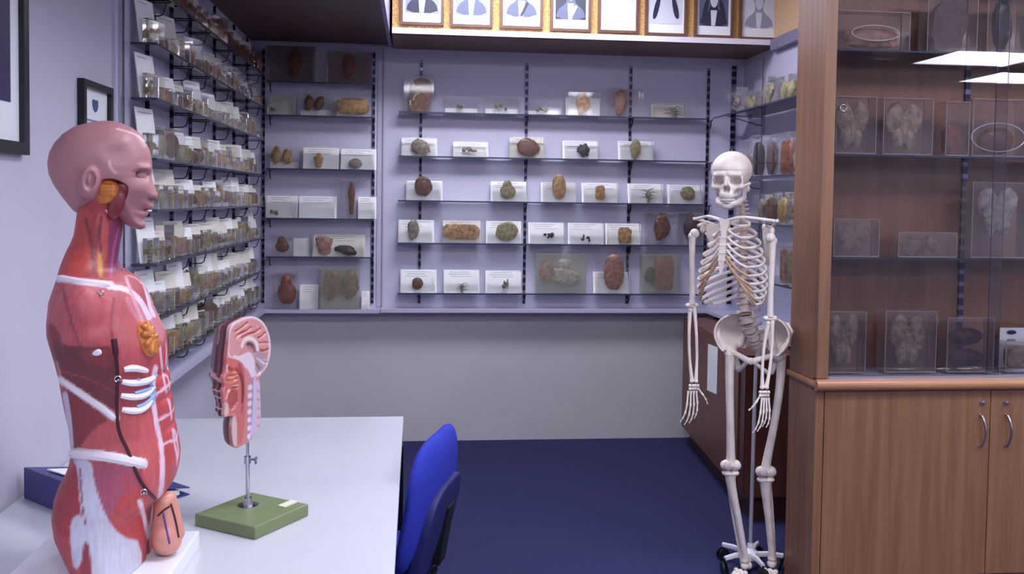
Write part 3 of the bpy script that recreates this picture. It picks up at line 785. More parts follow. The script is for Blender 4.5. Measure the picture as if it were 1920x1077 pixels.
backp = [(385, 150), (400, 144), (420, 141), (440, 138), (455, 132), (470, 124), (485, 117), (500, 111), (515, 106), (530, 101), (545, 95), (560, 90), (580, 88), (600, 86), (620, 87), (640, 93), (665, 101), (700, 110), (730, 115), (755, 120), (790, 128), (815, 131), (835, 132), (850, 130), (870, 124), (890, 112), (905, 105), (920, 100), (950, 96), (980, 101), (1010, 115), (1040, 131), (1060, 136), (1120, 140)]
frontp = [(385, 232), (430, 231), (455, 226), (475, 223), (490, 222), (503, 226), (512, 240), (525, 259), (540, 270), (550, 276), (565, 283), (580, 288), (600, 297), (620, 306), (640, 313), (660, 315), (680, 315), (700, 316), (730, 321), (760, 324), (800, 329), (830, 335), (855, 339), (880, 337), (900, 332), (915, 325), (930, 312), (940, 298), (950, 290), (1000, 287), (1040, 288), (1120, 288)]
halfw = [(385, .060), (440, .060), (465, .063), (485, .078), (500, .100), (515, .122), (530, .142), (550, .156), (570, .164), (600, .166), (640, .160), (680, .154), (730, .140), (800, .132), (850, .140), (880, .146), (920, .152), (980, .150), (1120, .145)]
def interp(tab, y): return float(np.interp(y, [a for a, _ in tab], [b for _, b in tab]))
cR, sR = math.cos(TR), math.sin(TR)
prof = []      # z, centre x, half depth a, half width b
for y in range(380, 1121, 5):
    L = atY(interp(backp, y), y, TY); Rr = atY(interp(frontp, y), y, TY)
    S = (Rr.x-L.x)/2; b = interp(halfw, y)
    # near surface is closer to the camera: account for it roughly
    a2 = (S*S-(b*sR)**2)/cR**2; a = math.sqrt(max(a2, (.5*S)**2))
    cx = ((L.x+Rr.x)/2-TXC)/cR
    zz = (L.z+Rr.z)/2
    th = np.linspace(0, 2*math.pi, 48); ct, st = np.cos(th), np.sin(th); ee = 2/2.25
    for _ in range(10):
        qx = cx+a*np.sign(ct)*np.abs(ct)**ee; qy = b*np.sign(st)*np.abs(st)**ee
        W3 = np.stack([TXC+cR*qx-sR*qy, TY+sR*qx+cR*qy, np.full(48, zz)], 1)
        pxx = px_of(W3)[:, 0]; eL = interp(backp, y)-pxx.min(); eR = interp(frontp, y)-pxx.max()
        cx += (eL+eR)/2/FPX*TY*.9; a = max(.035, a+(eR-eL)/2/FPX*TY*.9)
    prof.append((zz-TZ, cx, a, b))
prof = np.array(prof[::-1])
g = Grid((-.20, -.215, -.001), (.175, .215, .87), .0042)
zc = np.interp(g.Z[0, 0], prof[:, 0], prof[:, 1]); za = np.interp(g.Z[0, 0], prof[:, 0], prof[:, 2]); zb = np.interp(g.Z[0, 0], prof[:, 0], prof[:, 3])
U = np.abs(g.X-zc)/za; V = np.abs(g.Y)/zb; nn = 2.25
k = (U**nn+V**nn)**(1/nn)
body = (k-1)*np.minimum(za, zb)
ztop = atY(200, 392, TY).z-TZ
def lz(py): return atY(200, py, TY).z-TZ
def lx(px, py, yl=-.1):
    """local x of a photo pixel on the plane local y = yl"""
    o = Ti@Vector(CAM.tolist()); d = (Ti.to_3x3()@Vector(ray(px, py).tolist())); t = (yl-o.y)/d.y
    q = o+d*t; return q.x, q.z
g.F = body.astype(np.float32)
g.sub(-(g.Z-0.0)-.0*g.X, 0) if False else None
# leg cleft
crotch = lz(1050)
cleft = np.sqrt((g.Y/.009)**2+((np.maximum(g.Z-crotch, 0))/.03)**2)-1
g.sub(cleft*.008+np.where(g.Z > crotch+.05, 1, 0), .01)
for s in (-1, 1):
    z = lz(578); x = float(np.interp(z, prof[:, 0], prof[:, 1])); g.u(g.ell((x, s*.132, z), (.044, .044, .066)), .008)      # deltoid stump
    z = lz(618); x = float(np.interp(z, prof[:, 0], prof[:, 1])); g.u(g.ell((x, s*.142, z), (.042, .034, .038)), .008)
    # cut face under the shoulder
    z = lz(674); g.sub(g.ell((x, s*.196, z-.02), (.055, .045, .025)), .012)
# groove down the front between the straight muscles and down the spine
xf = np.interp(g.Z[0, 0], prof[:, 0], prof[:, 1]+prof[:, 2])
for zz in (lz(700), lz(745), lz(800)):
    g.sub(np.sqrt((g.X-xf+.0)**2+((g.Z-zz)/1)**2)-.006, .008)
# window over the ribs
V_, Q_ = g.mesh()
# keep only below the neck cut and above the base: drop nothing, grid bounds close the surface
# ---- colours painted by muscle region, traced from the near side and mirrored
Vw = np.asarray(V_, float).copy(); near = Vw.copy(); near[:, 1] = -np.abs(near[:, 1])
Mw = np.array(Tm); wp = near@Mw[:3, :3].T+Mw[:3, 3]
P = px_of(wp)
def L3(c): return np.array(lin(c)[:3])
cols = np.tile(L3((176, 66, 72)), (len(Vw), 1))
def paint(poly, c, soft=3.0, sm=1):
    q = smooth_poly(poly, sm); ins = inpoly(P, q); d = dline(P, q+[q[0]]); t = np.clip(.5+np.where(ins, d, -d)/soft, 0, 1)[:, None]
    cols[:] = cols*(1-t)+L3(c)*t
def line(pts, c, w, soft=1.5):
    d = dline(P, smooth_poly(pts, 2, False)); t = np.clip((w-d)/soft+.5, 0, 1)[:, None]; cols[:] = cols*(1-t)+L3(c)*t
fib = np.clip(.5+.5*np.sin((P[:, 0]*.35+P[:, 1]*.9)*.12+noise3(Vw, 60, 3)*5), 0, 1)[:, None]
# neck
paint([(120, 380), (250, 380), (250, 520), (100, 520)], (150, 44, 46))
paint([(120, 390), (176, 390), (168, 440), (172, 520), (90, 520)], (176, 58, 48))
paint([(178, 400), (200, 400), (206, 450), (196, 500), (180, 500), (184, 450)], (186, 76, 66))
line([(160, 410), (172, 455), (176, 510)], (96, 22, 30), 3)
line([(190, 405), (186, 440), (192, 505)], (90, 20, 34), 2.6)
paint([(206, 410), (232, 425), (226, 500), (206, 520), (200, 470)], (122, 44, 84))
line([(222, 430), (212, 470), (208, 520)], (188, 80, 150), 2)
paint([(183, 470), (193, 480), (193, 520), (184, 520)], (196, 150, 60))
# shoulder and chest
paint([(96, 528), (230, 545), (262, 560), (312, 630), (312, 660), (240, 650), (215, 645), (150, 650), (88, 640), (86, 590)], (182, 84, 88))
paint([(130, 545), (215, 560), (215, 650), (150, 650)], (178, 72, 78))
line([(118, 540), (132, 600), (150, 650)], (130, 44, 54), 2.5)
line([(214, 560), (206, 610), (214, 648)], (140, 46, 56), 2.5)
paint([(88, 600), (112, 620), (118, 660), (100, 680), (90, 640)], (122, 32, 40))
paint([(228, 545), (285, 585), (300, 615), (310, 650), (250, 600)], (204, 122, 132))
line([(100, 521), (140, 527), (208, 534)], (214, 206, 226), 6.5)
line([(205, 538), (235, 541), (262, 560), (280, 596)], (232, 214, 232), 5)
line([(236, 520), (250, 560), (282, 640)], (216, 160, 176), 3)
# back and side: dark red muscle, deepened to paint the shade on the back
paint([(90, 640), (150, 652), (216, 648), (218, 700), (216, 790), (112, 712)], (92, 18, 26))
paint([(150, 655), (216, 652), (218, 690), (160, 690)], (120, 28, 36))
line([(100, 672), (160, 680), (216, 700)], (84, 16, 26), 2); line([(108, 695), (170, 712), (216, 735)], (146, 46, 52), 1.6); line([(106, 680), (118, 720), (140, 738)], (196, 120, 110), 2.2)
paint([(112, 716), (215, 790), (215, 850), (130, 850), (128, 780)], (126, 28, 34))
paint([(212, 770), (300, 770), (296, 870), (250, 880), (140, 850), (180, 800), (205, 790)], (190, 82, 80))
line([(112, 712), (150, 738), (190, 765), (218, 785)], (224, 206, 198), 7)
paint([(218, 640), (310, 660), (300, 700), (232, 690)], (178, 74, 80))
# ribs window
paint([(222, 690), (268, 700), (292, 735), (286, 775), (226, 782)], (150, 52, 58))
# oblique / rectus
paint([(270, 780), (292, 800), (306, 860), (314, 930), (292, 935), (262, 880), (262, 800)], (196, 86, 88))
paint([(296, 650), (345, 650), (345, 800), (345, 940), (312, 930), (306, 850), (292, 780), (286, 720)], (186, 60, 60))
line([(292, 690), (284, 730), (292, 790), (304, 840), (305, 900), (300, 932)], (222, 200, 216), 4.5)
line([(300, 650), (305, 700), (312, 735), (322, 775), (326, 830), (334, 860), (332, 900), (318, 935)], (226, 186, 204), 2.0)
for a, b in (((288, 744), (318, 722)), ((298, 788), (328, 772)), ((304, 834), (332, 824))):
    line([a, ((a[0]+b[0])/2, (a[1]+b[1])/2-1), b], (228, 200, 214), 2.4)
# hip
paint([(100, 888), (152, 868), (160, 930), (140, 985), (120, 1020), (90, 950)], (158, 44, 46))
paint([(168, 866), (264, 880), (268, 915), (240, 965), (205, 985), (184, 930)], (160, 76, 100))
paint([(240, 905), (275, 925), (284, 1000), (262, 1020), (226, 1004), (200, 985)], (186, 56, 54))
paint([(218, 890), (262, 886), (238, 940)], (172, 68, 84))
paint([(134, 858), (172, 862), (176, 905), (198, 970), (228, 1008), (268, 1016), (262, 1110), (165, 1110), (158, 1010), (150, 950), (146, 880)], (198, 204, 222))
line([(150, 880), (153, 940), (160, 985)], (120, 50, 80), 1.5)
paint([(132, 975), (150, 962), (166, 1000), (156, 1050), (140, 1075), (132, 1030)], (196, 202, 222))
paint([(158, 1010), (170, 1030), (172, 1110), (148, 1110), (152, 1060)], (140, 40, 50))
paint([(268, 1012), (264, 1110), (296, 1110), (296, 940), (284, 960), (285, 1005)], (172, 58, 66))
line([(262, 940), (272, 975), (284, 1030)], (226, 214, 226), 4)
paint([(112, 712), (128, 740), (134, 800), (134, 850), (110, 850)], (200, 196, 214)) if False else None
line([(122, 740), (130, 790), (133, 835)], (206, 202, 220), 5)
line([(128, 850), (170, 852), (225, 860), (268, 870)], (224, 222, 232), 9.5)
# fine fibres
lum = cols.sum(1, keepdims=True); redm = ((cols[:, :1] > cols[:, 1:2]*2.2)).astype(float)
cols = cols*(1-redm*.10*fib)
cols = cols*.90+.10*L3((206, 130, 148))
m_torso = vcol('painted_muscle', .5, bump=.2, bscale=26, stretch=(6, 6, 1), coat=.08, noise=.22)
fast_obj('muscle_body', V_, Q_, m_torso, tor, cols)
tb = BVHTree.FromPolygons([tuple(v) for v in V_.tolist()], [tuple(q) for q in Q_.tolist()])
def hit(px, py, off=.0):
    o = Ti@Vector(CAM.tolist()); d = (Ti.to_3x3()@Vector(ray(px, py).tolist())).normalized()
    h = tb.ray_cast(o, d)
    if h[0] is None: return None
    return h[0]+h[1]*off*(1 if h[1].dot(d) < 0 else -1)
def strap(pts, w, off, n=14):
    q = smooth_poly(pts, 2, False); r = []
    for p in q:
        h = hit(p[0], p[1], off)
        if h is not None: r.append(h)
    return r
def mirror_mb(mb):
    n = len(mb.v); f = list(mb.f)
    mb.v += [(x, -y, z) for x, y, z in [tuple(v) for v in mb.v]]; mb.f += [tuple(i+n for i in q)[::-1] for q in f]; return mb
m_tendon = mat('cream_tendon', (222, 214, 222), .4, coat=.3)
m_rib = mat('white_rib', (226, 218, 226), .4, noise=.05, coat=.3)
m_cart = mat('blue_cartilage', (126, 164, 214), .4, coat=.3)
m_gland = mat('orange_gland', (190, 112, 44), .42, noise=.25, nscale=60, coat=.3)
m_cord = mat('dark_cord', (56, 18, 30), .5)
for pts, w in (([(113, 712), (150, 738), (190, 765), (216, 786)], .0075), ([(131, 851), (170, 853), (225, 861), (270, 871)], .0105), ([(102, 520), (140, 527), (205, 534)], .008)):
    r = strap(pts, w, -.0022)
    if len(r) > 3: MB().tube(r, [(w*.55, w) if 0 else w*(.75 if i in (0, len(r)-1) else 1) for i in range(len(r))], 8).build('tendon_band', m_tendon, tor, smooth=True)
for pts in ([(232, 694), (250, 690), (276, 696)], [(228, 716), (250, 720), (276, 716), (290, 708)], [(226, 742), (250, 746), (274, 742), (288, 726)], [(228, 768), (250, 772), (270, 768), (284, 752)]):
    r = strap(pts, 0, -.001)
    if len(r) > 3:
        MB().tube(r, [.0075*(.6+.4*math.sin(math.pi*(i+.5)/len(r))) for i in range(len(r))], 8).build('rib', m_rib, tor, smooth=True)
for pts in ([(256, 712), (276, 722), (292, 704)], [(252, 738), (274, 732), (290, 728)], [(256, 764), (276, 756), (290, 738)], [(280, 716), (290, 735), (284, 758)]):
    r = strap(pts, 0, .0005)
    if len(r) > 3: MB().tube(r, .004, 6).build('cartilage', m_cart, tor, smooth=True)
# gland disc on the chest
gc = hit(275, 636, .0)
if gc:
    nrm = tb.find_nearest(gc)[1]; nrm = nrm if nrm.y < 0 else -nrm
    gg = Grid((-.04, -.045, -.02), (.04, .045, .022), .0016)
    d = gg.ell((0, 0, -.002), (.027, .037, .013)); gg.F = d
    r2 = random.Random(3)
    for i in range(9):
        a = i*2*math.pi/9; px_, py_ = .017*math.cos(a), .024*math.sin(a)
        gg.u(gg.cap((px_*.45, py_*.45, .011), (px_*1.15, py_*1.15, .008), .0048, .0072), .0006)
    gg.u(gg.ell((0, 0, .010), (.006, .007, .006)), .001)
    Vg, Qg = gg.mesh(); zq = nrm.to_track_quat('Z', 'Y').to_matrix()
    Vg = np.array([list(zq@Vector(v)+gc) for v in Vg.tolist()])
    fast_obj('mammary_gland', Vg, Qg, m_gland, tor)
# cord and hooks
r = strap([(213, 636), (217, 665), (221, 700), (219, 740), (219, 785), (224, 815), (240, 845), (252, 880), (268, 912), (290, 935)], 0, .001)
MB().tube(r, [.0055 if i < 6 else .0032 for i in range(len(r))], 7).build('nerve_cord', m_cord, tor, smooth=True)
for px_, py_ in ((187, 552), (221, 710), (268, 922)):
    c = hit(px_, py_, .003)
    if c: 
        MB().tube([c+Vector((math.cos(t)*.006, -.002, math.sin(t)*.006)) for t in np.linspace(-.6, 4.2, 12)], .0013, 6).ball(c+Vector((.0, -.001, -.002)), .0028, 8).build('hook', m_chrome, tor, smooth=True)
c = hit(181, 661, .0)
if c: MB().ball(c, (.010, .004, .007), 12).build('artery_stump', m_rib, tor, smooth=True)
# genital block
m_skin = mat('model_skin', (172, 118, 128), .36, noise=.04, nscale=12, coat=.35, sss=.05)
m_peach = mat('peach_tissue', (204, 138, 122), .4, noise=.08, coat=.3)
g = Grid((.03, -.075, -.004), (.17, .075, .24), .003)
x0, z0 = lx(306, 940, -.01); x1, z1 = lx(314, 1008, -.01); 
g.F = g.cap((x0, 0, z0-.005), (x1-.004, 0, z1-.01), .022, .031)
g.u(g.ell((x1-.006, -.016, z1-.0), (.024, .020, .028)), .006); g.u(g.ell((x1-.006, .016, z1), (.024, .020, .028)), .006)
g.u(g.cap((x0+.012, 0, z0+.002), (x1+.018, 0, z1+.004), .013, .015), .004)
g.F = np.maximum(g.F, .0015-g.Z)
Vg, Qg = g.mesh(); fast_obj('genital_block', Vg, Qg, m_peach, tor)
gb = BVHTree.FromPolygons([tuple(v) for v in Vg.tolist()], [tuple(q) for q in Qg.tolist()])
def ghit(px, py):
    o = Ti@Vector(CAM.tolist()); d = (Ti.to_3x3()@Vector(ray(px, py).tolist())).normalized(); return gb.ray_cast(o, d)[0]
for pts, c in (([(306, 962), (311, 985), (318, 1020)], mat('purple_vessel', (92, 66, 130), .4)), ([(320, 945), (329, 975), (335, 1008)], m_cord), ([(296, 968), (306, 958), (318, 950)], m_cord)):
    r = [ghit(*p) for p in smooth_poly(pts, 2, False)]; r = [p for p in r if p is not None]
    if len(r) > 2: MB().tube(r, .0022, 6).build('vessel', c, tor, smooth=True)

# ---- head: own frame, nearly in profile
HR = math.radians(13)
hx, hy = TXC+.0, TY
zb = atY(200, 440, TY).z
def hp(cx, cy):
    """crop pixel (80,220 + /4.895) -> head-local x,z"""
    o = Hi@Vector(CAM.tolist()); d = Hi.to_3x3()@Vector(ray(80+cx/4.895, 220+cy/4.895).tolist()); t = -o.y/d.y; q = o+d*t; return q.x, q.z
Hi = (Matrix.Translation((hx, hy, TZ)) @ Matrix.Rotation(HR, 4, 'Z')).inverted()
hprof = [(560, 32), (430, 46), (300, 82), (190, 150), (110, 235), (62, 320), (44, 420), (55, 520), (100, 620), (170, 720), (240, 810), (285, 862), (320, 880), (500, 900),
         (600, 915), (700, 935), (760, 985), (830, 1020), (900, 1034), (942, 1015), (948, 980), (930, 945), (928, 925), (958, 905), (978, 882), (968, 862), (940, 848), (1008, 836), (1022, 818), (1008, 795), (1006, 768), (1046, 752), (1062, 728),
         (1056, 700), (1034, 650), (1010, 590), (994, 535), (1004, 492), (1006, 440), (996, 350), (972, 275), (935, 215), (900, 160), (830, 100), (720, 52), (640, 34)]
hpoly = [hp(*q) for q in hprof]
zs = [q[1] for q in hpoly]; xs_ = [q[0] for q in hpoly]
g = Grid((min(xs_)-.01, -.1, min(zs)-.01), (max(xs_)+.01, .1, max(zs)+.01), .0026)
F = inflate(g, hpoly, .078, 1.0)
# narrow the lower face
zj = hp(700, 930)[1]; ze = hp(900, 540)[1]
t = np.clip((ze-g.Z)/(ze-zj), 0, 1); flat = 1.02+.34*t*np.clip((g.X-hp(400, 0)[0])/.08, 0, 1)
X = g.X[:, 0, :]; Z = g.Z[:, 0, :]; PP = np.stack([X.ravel(), Z.ravel()], 1)
dd = dline(PP, list(hpoly)+[hpoly[0]]); dd[~inpoly(PP, hpoly)] *= -1; dd = dd.reshape(X.shape)[:, None, :]
R_ = .077
g.F = (np.sqrt(np.maximum(R_-dd, 0)**2*1.0+(g.Y*flat)**2)-R_).astype(np.float32)
def E3(cx, cy, y, r, k, sub=False, rot=None):
    for s in (-1, 1):
        x, z = hp(cx, cy); d = g.ell((x, s*y, z), r, rot)
        (g.sub if sub else g.u)(d, k)
E3(908, 532, .037, (.020, .018, .012), .007, True)      # eye sockets
E3(893, 540, .031, (.014, .014, .0085), .004)            # closed lids
E3(920, 470, .030, (.016, .024, .007), .010)             # brow
E3(830, 640, .040, (.028, .020, .018), .014)             # cheekbone
x, z = hp(1020, 735); g.u(g.ell((x-.006, .009, z), (.009, .007, .007)), .004); g.u(g.ell((x-.006, -.009, z), (.009, .007, .007)), .004)
E3(735, 335, .083, (.024, .012, .016), .02, True)       # temple hollow
# cap seam on the forehead: the near quarter is stepped
xa, za_ = hp(640, 420); xb_, zb_ = hp(930, 230)
# cheek opening
chk = smooth_poly([hp(*q) for q in [(560, 600), (600, 568), (700, 575), (790, 625), (806, 660), (785, 745), (735, 775), (705, 880), (660, 905), (600, 880), (500, 905), (505, 760), (540, 720)]], 1)
P2 = np.stack([X.ravel(), Z.ravel()], 1); dc = dline(P2, chk+[chk[0]]); ic = inpoly(P2, chk); dc[~ic] *= -1; dc = dc.reshape(X.shape)[:, None, :]
op = np.maximum(-dc, (.050-np.abs(g.Y)))     # region beyond |y|>.05
op = np.where(g.Y < 0, op, 1.0)
g.sub(op, .002)
# ear
ex, ez = hp(462, 600)
rot = Matrix.Rotation(math.radians(8), 3, 'Y')
for s in (-1, 1):
    g.u(g.ell((ex, s*.080, ez), (.0190, .018, .032), rot), .003)
    g.sub(g.ell((ex+.004, s*.100, ez+.004), (.0125, .016, .0225), rot), .002)
    g.u(g.ell((ex+.001, s*.084, ez+.004), (.0045, .008, .013), rot), .002)
    g.u(g.ell((ex+.012, s*.080, ez-.004), (.005, .006, .008)), .003)
    g.u(g.ell((ex+.002, s*.080, ez-.024), (.009, .006, .008)), .003)
Vh, Qh = g.mesh()
Hm = Matrix.Translation((0, 0, 0)) @ Matrix.Rotation(HR-TR, 4, 'Z')
def toT(v): return Hm@Vector(v)
hd = np.array([list(toT(v)) for v in Vh.tolist()])
# colour: skin, lips, cap seam
LP = Vh[:, [0, 2]]
hc = np.tile(L3((166, 116, 122)), (len(Vh), 1))
def hpaint(pts, c, w, closed=False, only=None):
    q = [hp(*p) for p in pts]; q = smooth_poly(q, 2, False); d = dline(LP, q); t = np.clip((w-d)/.0015+.5, 0, 1)[:, None]; hc[:] = hc*(1-t)+L3(c)*t
hpaint([(935, 848), (975, 850), (1030, 842)], (120, 66, 78), .0016)
hpaint([(925, 895), (960, 892), (985, 886)], (196, 118, 130), .004); hpaint([(960, 826), (1000, 826), (1025, 826)], (192, 118, 130), .0035)
hpaint([(640, 420), (655, 480), (700, 520)], (206, 166, 176), .0022); hpaint([(700, 120), (860, 160), (935, 225)], (210, 170, 178), .002)
hpaint([(856, 545), (895, 557), (936, 552)], (104, 60, 74), .0016)
hpaint([(985, 748), (1010, 756), (1032, 750)], (96, 52, 64), .0022)
hpaint([(850, 500), (900, 486), (960, 490)], (140, 92, 100), .0030)
m_head = vcol('model_skin_paint', .5, coat=.08)
fast_obj('head', hd, Qh, m_head, tor, hc)
# parotid gland, masseter and jaw piece in the cheek opening
def head_part(name, prims, m, h=.0018, k=.003):
    ends = [(np.array(p[1]), max(p[2])) for p in prims if p[0] == 'e']+[(np.array(p[1+j]), max(p[3:5])) for p in prims if p[0] == 'c' for j in (0, 1)]
    lo = np.min([c-r-.006 for c, r in ends], 0); hi = np.max([c+r+.006 for c, r in ends], 0)
    q = Grid(lo, hi, h)
    for p in prims: q.u(q.ell(p[1], p[2], p[3] if len(p) > 3 else None) if p[0] == 'e' else q.cap(p[1], p[2], p[3], p[4]), k)
    v, f = q.mesh(); v = np.array([list(toT(a)) for a in v.tolist()]); return fast_obj(name, v, f, m, tor)
def e(cx, cy, y, r, rot=None):
    x, z = hp(cx, cy); return ('e', (x, y, z), r, rot)
ry = Matrix.Rotation(math.radians(20), 3, 'Y')
head_part('parotid_gland', [e(610, 680, -.055, (.022, .014, .026), ry), e(580, 730, -.056, (.012, .012, .016)), e(660, 650, -.054, (.014, .012, .012))]+[e(570+30*(i % 4), 640+34*(i//4), -.064, (.0065, .006, .0065)) for i in range(12)], m_gland, .0016, .002)
m_mus = mat('deep_red_muscle', (122, 46, 52), .4, noise=.2, nscale=50, coat=.3, stretch=(3, 3, 1))
head_part('masseter_muscle', [e(700, 780, -.050, (.016, .012, .036), ry), e(755, 650, -.050, (.018, .010, .016))], m_mus)
head_part('cheek_bone_arch', [('c', (hp(610, 590)[0], -.055, hp(610, 590)[1]), (hp(735, 690)[0], -.054, hp(735, 690)[1]), .0032, .0028)], mat('salmon_vessel', (186, 110, 104), .4))
head_part('jaw_edge', [('c', (hp(590, 850)[0], -.052, hp(590, 850)[1]), (hp(680, 900)[0], -.049, hp(680, 900)[1]), .004, .005)], mat('pale_bone_paint', (190, 140, 146), .4))
# teeth glimpse
head_part('teeth', [e(975, 858, 0, (.007, .012, .003))], m_rib)
# ================================================================== half-head model on a green base
hh = empty('half_head_model', (0, 0, 0), 0, 'sectioned half-head anatomy model on a steel rod and square green base', 'anatomical model')
b0 = [atZ(356, 962, .78), atZ(478, 990, .78), atZ(573, 950, .78)]
ctr = (b0[0]+b0[2])/2
e1 = (b0[1]-b0[0]); e2 = (b0[2]-b0[1]); ang = math.atan2(e1.y, e1.x); L1 = e1.length; L2 = e2.length
print('green base', [tuple(round(c, 3) for c in b) for b in b0], L1, L2)
S_ = (L1+L2)/2
cen = b0[1]+Vector((-math.cos(ang)*S_/2-math.sin(ang)*S_/2, -math.sin(ang)*S_/2+math.cos(ang)*S_/2, 0))
hh.location = (cen.x, cen.y, .7505)
Rz = Matrix.Rotation(ang, 4, 'Z')
m_green = mat('green_painted_base', (112, 126, 88), .45, noise=.05, nscale=20)
MB().rbox(-S_/2, S_/2, -S_/2, S_/2, 0, .03, .003, Rz).build('base', m_green, hh)
hs = at(465, 948, 2, .7805); ox, oy = hs.x-hh.location.x, hs.y-hh.location.y
MB().lathe([(.0, .03), (.026, .03), (.026, .032), (.012, .034), (.0095, .05), (.009, .05)], 20, Matrix.Translation((ox, oy, 0))).build('rod_collar', m_chrome, hh, smooth=True)
HY = hs.y
def hl(px, py, y=HY): p = atY(px, py, y); return Vector((p.x-hh.location.x, p.y-hh.location.y, p.z-hh.location.z))
r0 = Vector((ox, oy, .03)); rm = hl(464, 862); r1 = hl(464, 815)
MB().tube([r0, (rm.x, oy, rm.z)], .0052, 12).build('stand_tube', m_chrome, hh, smooth=True)
MB().tube([(rm.x, oy, rm.z-.02), (r1.x, oy, r1.z+.02)], .0036, 12).build('rod', m_chrome, hh, smooth=True)
ck = MB().tube([(rm.x, oy, rm.z-.010), (rm.x, oy, rm.z+.008)], .0085, 14).tube([(rm.x, oy, rm.z), (rm.x+.018, oy-.004, rm.z)], .003, 8)
ck.build('clamp', m_chrome, hh, smooth=True)
kn = MB()
for a in range(3):
    t = a*2*math.pi/3+.4; kn.ball((rm.x+.021, oy-.004+.006*math.cos(t), rm.z+.006*math.sin(t)), (.003, .0055, .0055), 8)
kn.build('clamp_knob', mat('grey_metal', (120, 124, 150), .35, metal=.8), hh, smooth=True)
q = at(542, 944, 2, .7815)
Mq = Matrix.Translation((q.x-hh.location.x, q.y-hh.location.y, .0302)) @ Rz
MB().box(-.012, .012, -.028, .022, 0, .0015, Mq).build('paper_label', mat('off_white_label', (214, 214, 196), .6), hh)

# --- head: x = towards the face, y>=0 outwards from the cut, z up; px crop (380,585)+/4.064
PH = math.radians(-122)     # direction the face looks
fx, fy = math.cos(PH), math.sin(PH)
Hr = Matrix.Translation((r1.x, oy, 0)) @ Matrix.Rotation(PH, 4, 'Z')
# section plane spans (f, z) through the rod; the camera sees +y_local? normal of the section points to -y_local
Hinv = (Matrix.Translation(hh.location) @ Hr).inverted()
PO = .012     # the section plane lies this far in front of the rod
def sec(cx, cy):
    """crop pixel -> (x, z) on the section plane local y = PO"""
    d = Hinv.to_3x3() @ Vector(ray(380+cx/4.064, 585+cy/4.064).tolist()); o = Hinv @ Vector(CAM.tolist())
    t = (PO-o.y)/d.y; p = o+d*t; return p.x, p.z
print('section facing', (Hinv.to_3x3() @ Vector((0, -1, 0))).y)
SGN = 1 if (Hinv @ Vector(CAM.tolist())).y > 0 else -1   # camera side of the section
bk = [(235, 85), (330, 36), (400, 34), (462, 68), (503, 140), (524, 230), (522, 330), (495, 425), (440, 490), (440, 560), (446, 700), (447, 890), (385, 962), (345, 1005), (300, 1020)]
fr = [(270, 1045), (235, 1030), (222, 960), (220, 880), (232, 800), (222, 795), (170, 812), (160, 790), (172, 720), (160, 690), (160, 640), (150, 600), (172, 560), (150, 500), (172, 470), (178, 400), (185, 300), (200, 200), (207, 120)]
poly = [sec(*p) for p in bk+fr]
xs2 = [p[0] for p in poly]; zs2 = [p[1] for p in poly]
Rw = .074
hg = .0021
ylo, yhi = (PO-.09, PO+.012) if SGN > 0 else (PO-.012, PO+.09)
g = Grid((min(xs2)-.012, ylo, min(zs2)-.012), (max(xs2)+.012, yhi, max(zs2)+.012), hg)
X = g.X[:, 0, :]; Z = g.Z[:, 0, :]; PP = np.stack([X.ravel(), Z.ravel()], 1)
q = smooth_poly(poly, 1); dd = dline(PP, q+[q[0]]); dd[~inpoly(PP, q)] *= -1; dd = dd.reshape(X.shape)[:, None, :]
zc = sec(0, 560)[1]
zt = np.clip((zc-g.Z)/.05, 0, 1)
Rr = .074-.022*zt
rc = .036
g.F = (np.sqrt((np.maximum(rc-dd, 0)*(Rr/rc))**2+(g.Y-PO)**2)-Rr).astype(np.float32)
# muscle relief on the outer face
g.F = g.F+.0018*np.sin(g.Y*260)*np.clip((g.X-sec(230, 300)[0])/.02, 0, 1)
# section relief: cavities
def cav(pts, depth, w):
    qq = [sec(*p) for p in smooth_poly(pts, 1, False)]; d = dline(PP, qq).reshape(X.shape)[:, None, :]
    g.sub(np.sqrt(np.maximum(d, 0)**2+((g.Y-PO)*w/depth)**2)-w, .001)
g.F = np.maximum(g.F, (g.Y-PO)*SGN).astype(np.float32)
wrk = [([(255, 200), (285, 165), (330, 150), (370, 120)], .005, .0022), ([(250, 150), (300, 120), (345, 85)], .005, .002), ([(300, 200), (350, 170), (400, 160), (440, 130)], .005, .0022), ([(420, 200), (450, 190), (480, 160)], .005, .002), ([(440, 290), (470, 300), (500, 285)], .005, .002),
       ([(430, 240), (460, 235), (505, 240)], .004, .002), ([(345, 250), (375, 250), (395, 280), (400, 310)], .008, .004), ([(205, 430), (240, 460), (260, 440)], .008, .005), ([(180, 520), (220, 530), (262, 510)], .006, .003), ([(200, 490), (230, 488), (262, 480)], .004, .0025), ([(195, 600), (230, 575), (265, 580)], .006, .0025),
       ([(270, 450), (300, 500), (310, 600), (305, 700)], .008, .004), ([(410, 400), (440, 440), (430, 470)], .005, .0022), ([(450, 370), (490, 390)], .004, .0018), ([(225, 740), (260, 700), (262, 640)], .006, .003)]
for w_ in wrk: cav(*w_)
Vq, Qq = g.mesh()
on = np.abs((Vq[:, 1]-PO)) < .010
LP = Vq[:, [0, 2]]
hc = np.tile(L3((94, 28, 42)), (len(Vq), 1))
sx = sec(0, 0)
def pin(pts, c, soft=.0016, sm=1, mask=None):
    qq = smooth_poly([sec(*p) for p in pts], sm); ins = inpoly(LP, qq); d = dline(LP, qq+[qq[0]]); t = np.clip(.5+np.where(ins, d, -d)/soft, 0, 1)
    t = t*(mask if mask is not None else 1); t = t[:, None]; hc[:] = hc*(1-t)+L3(c)*t
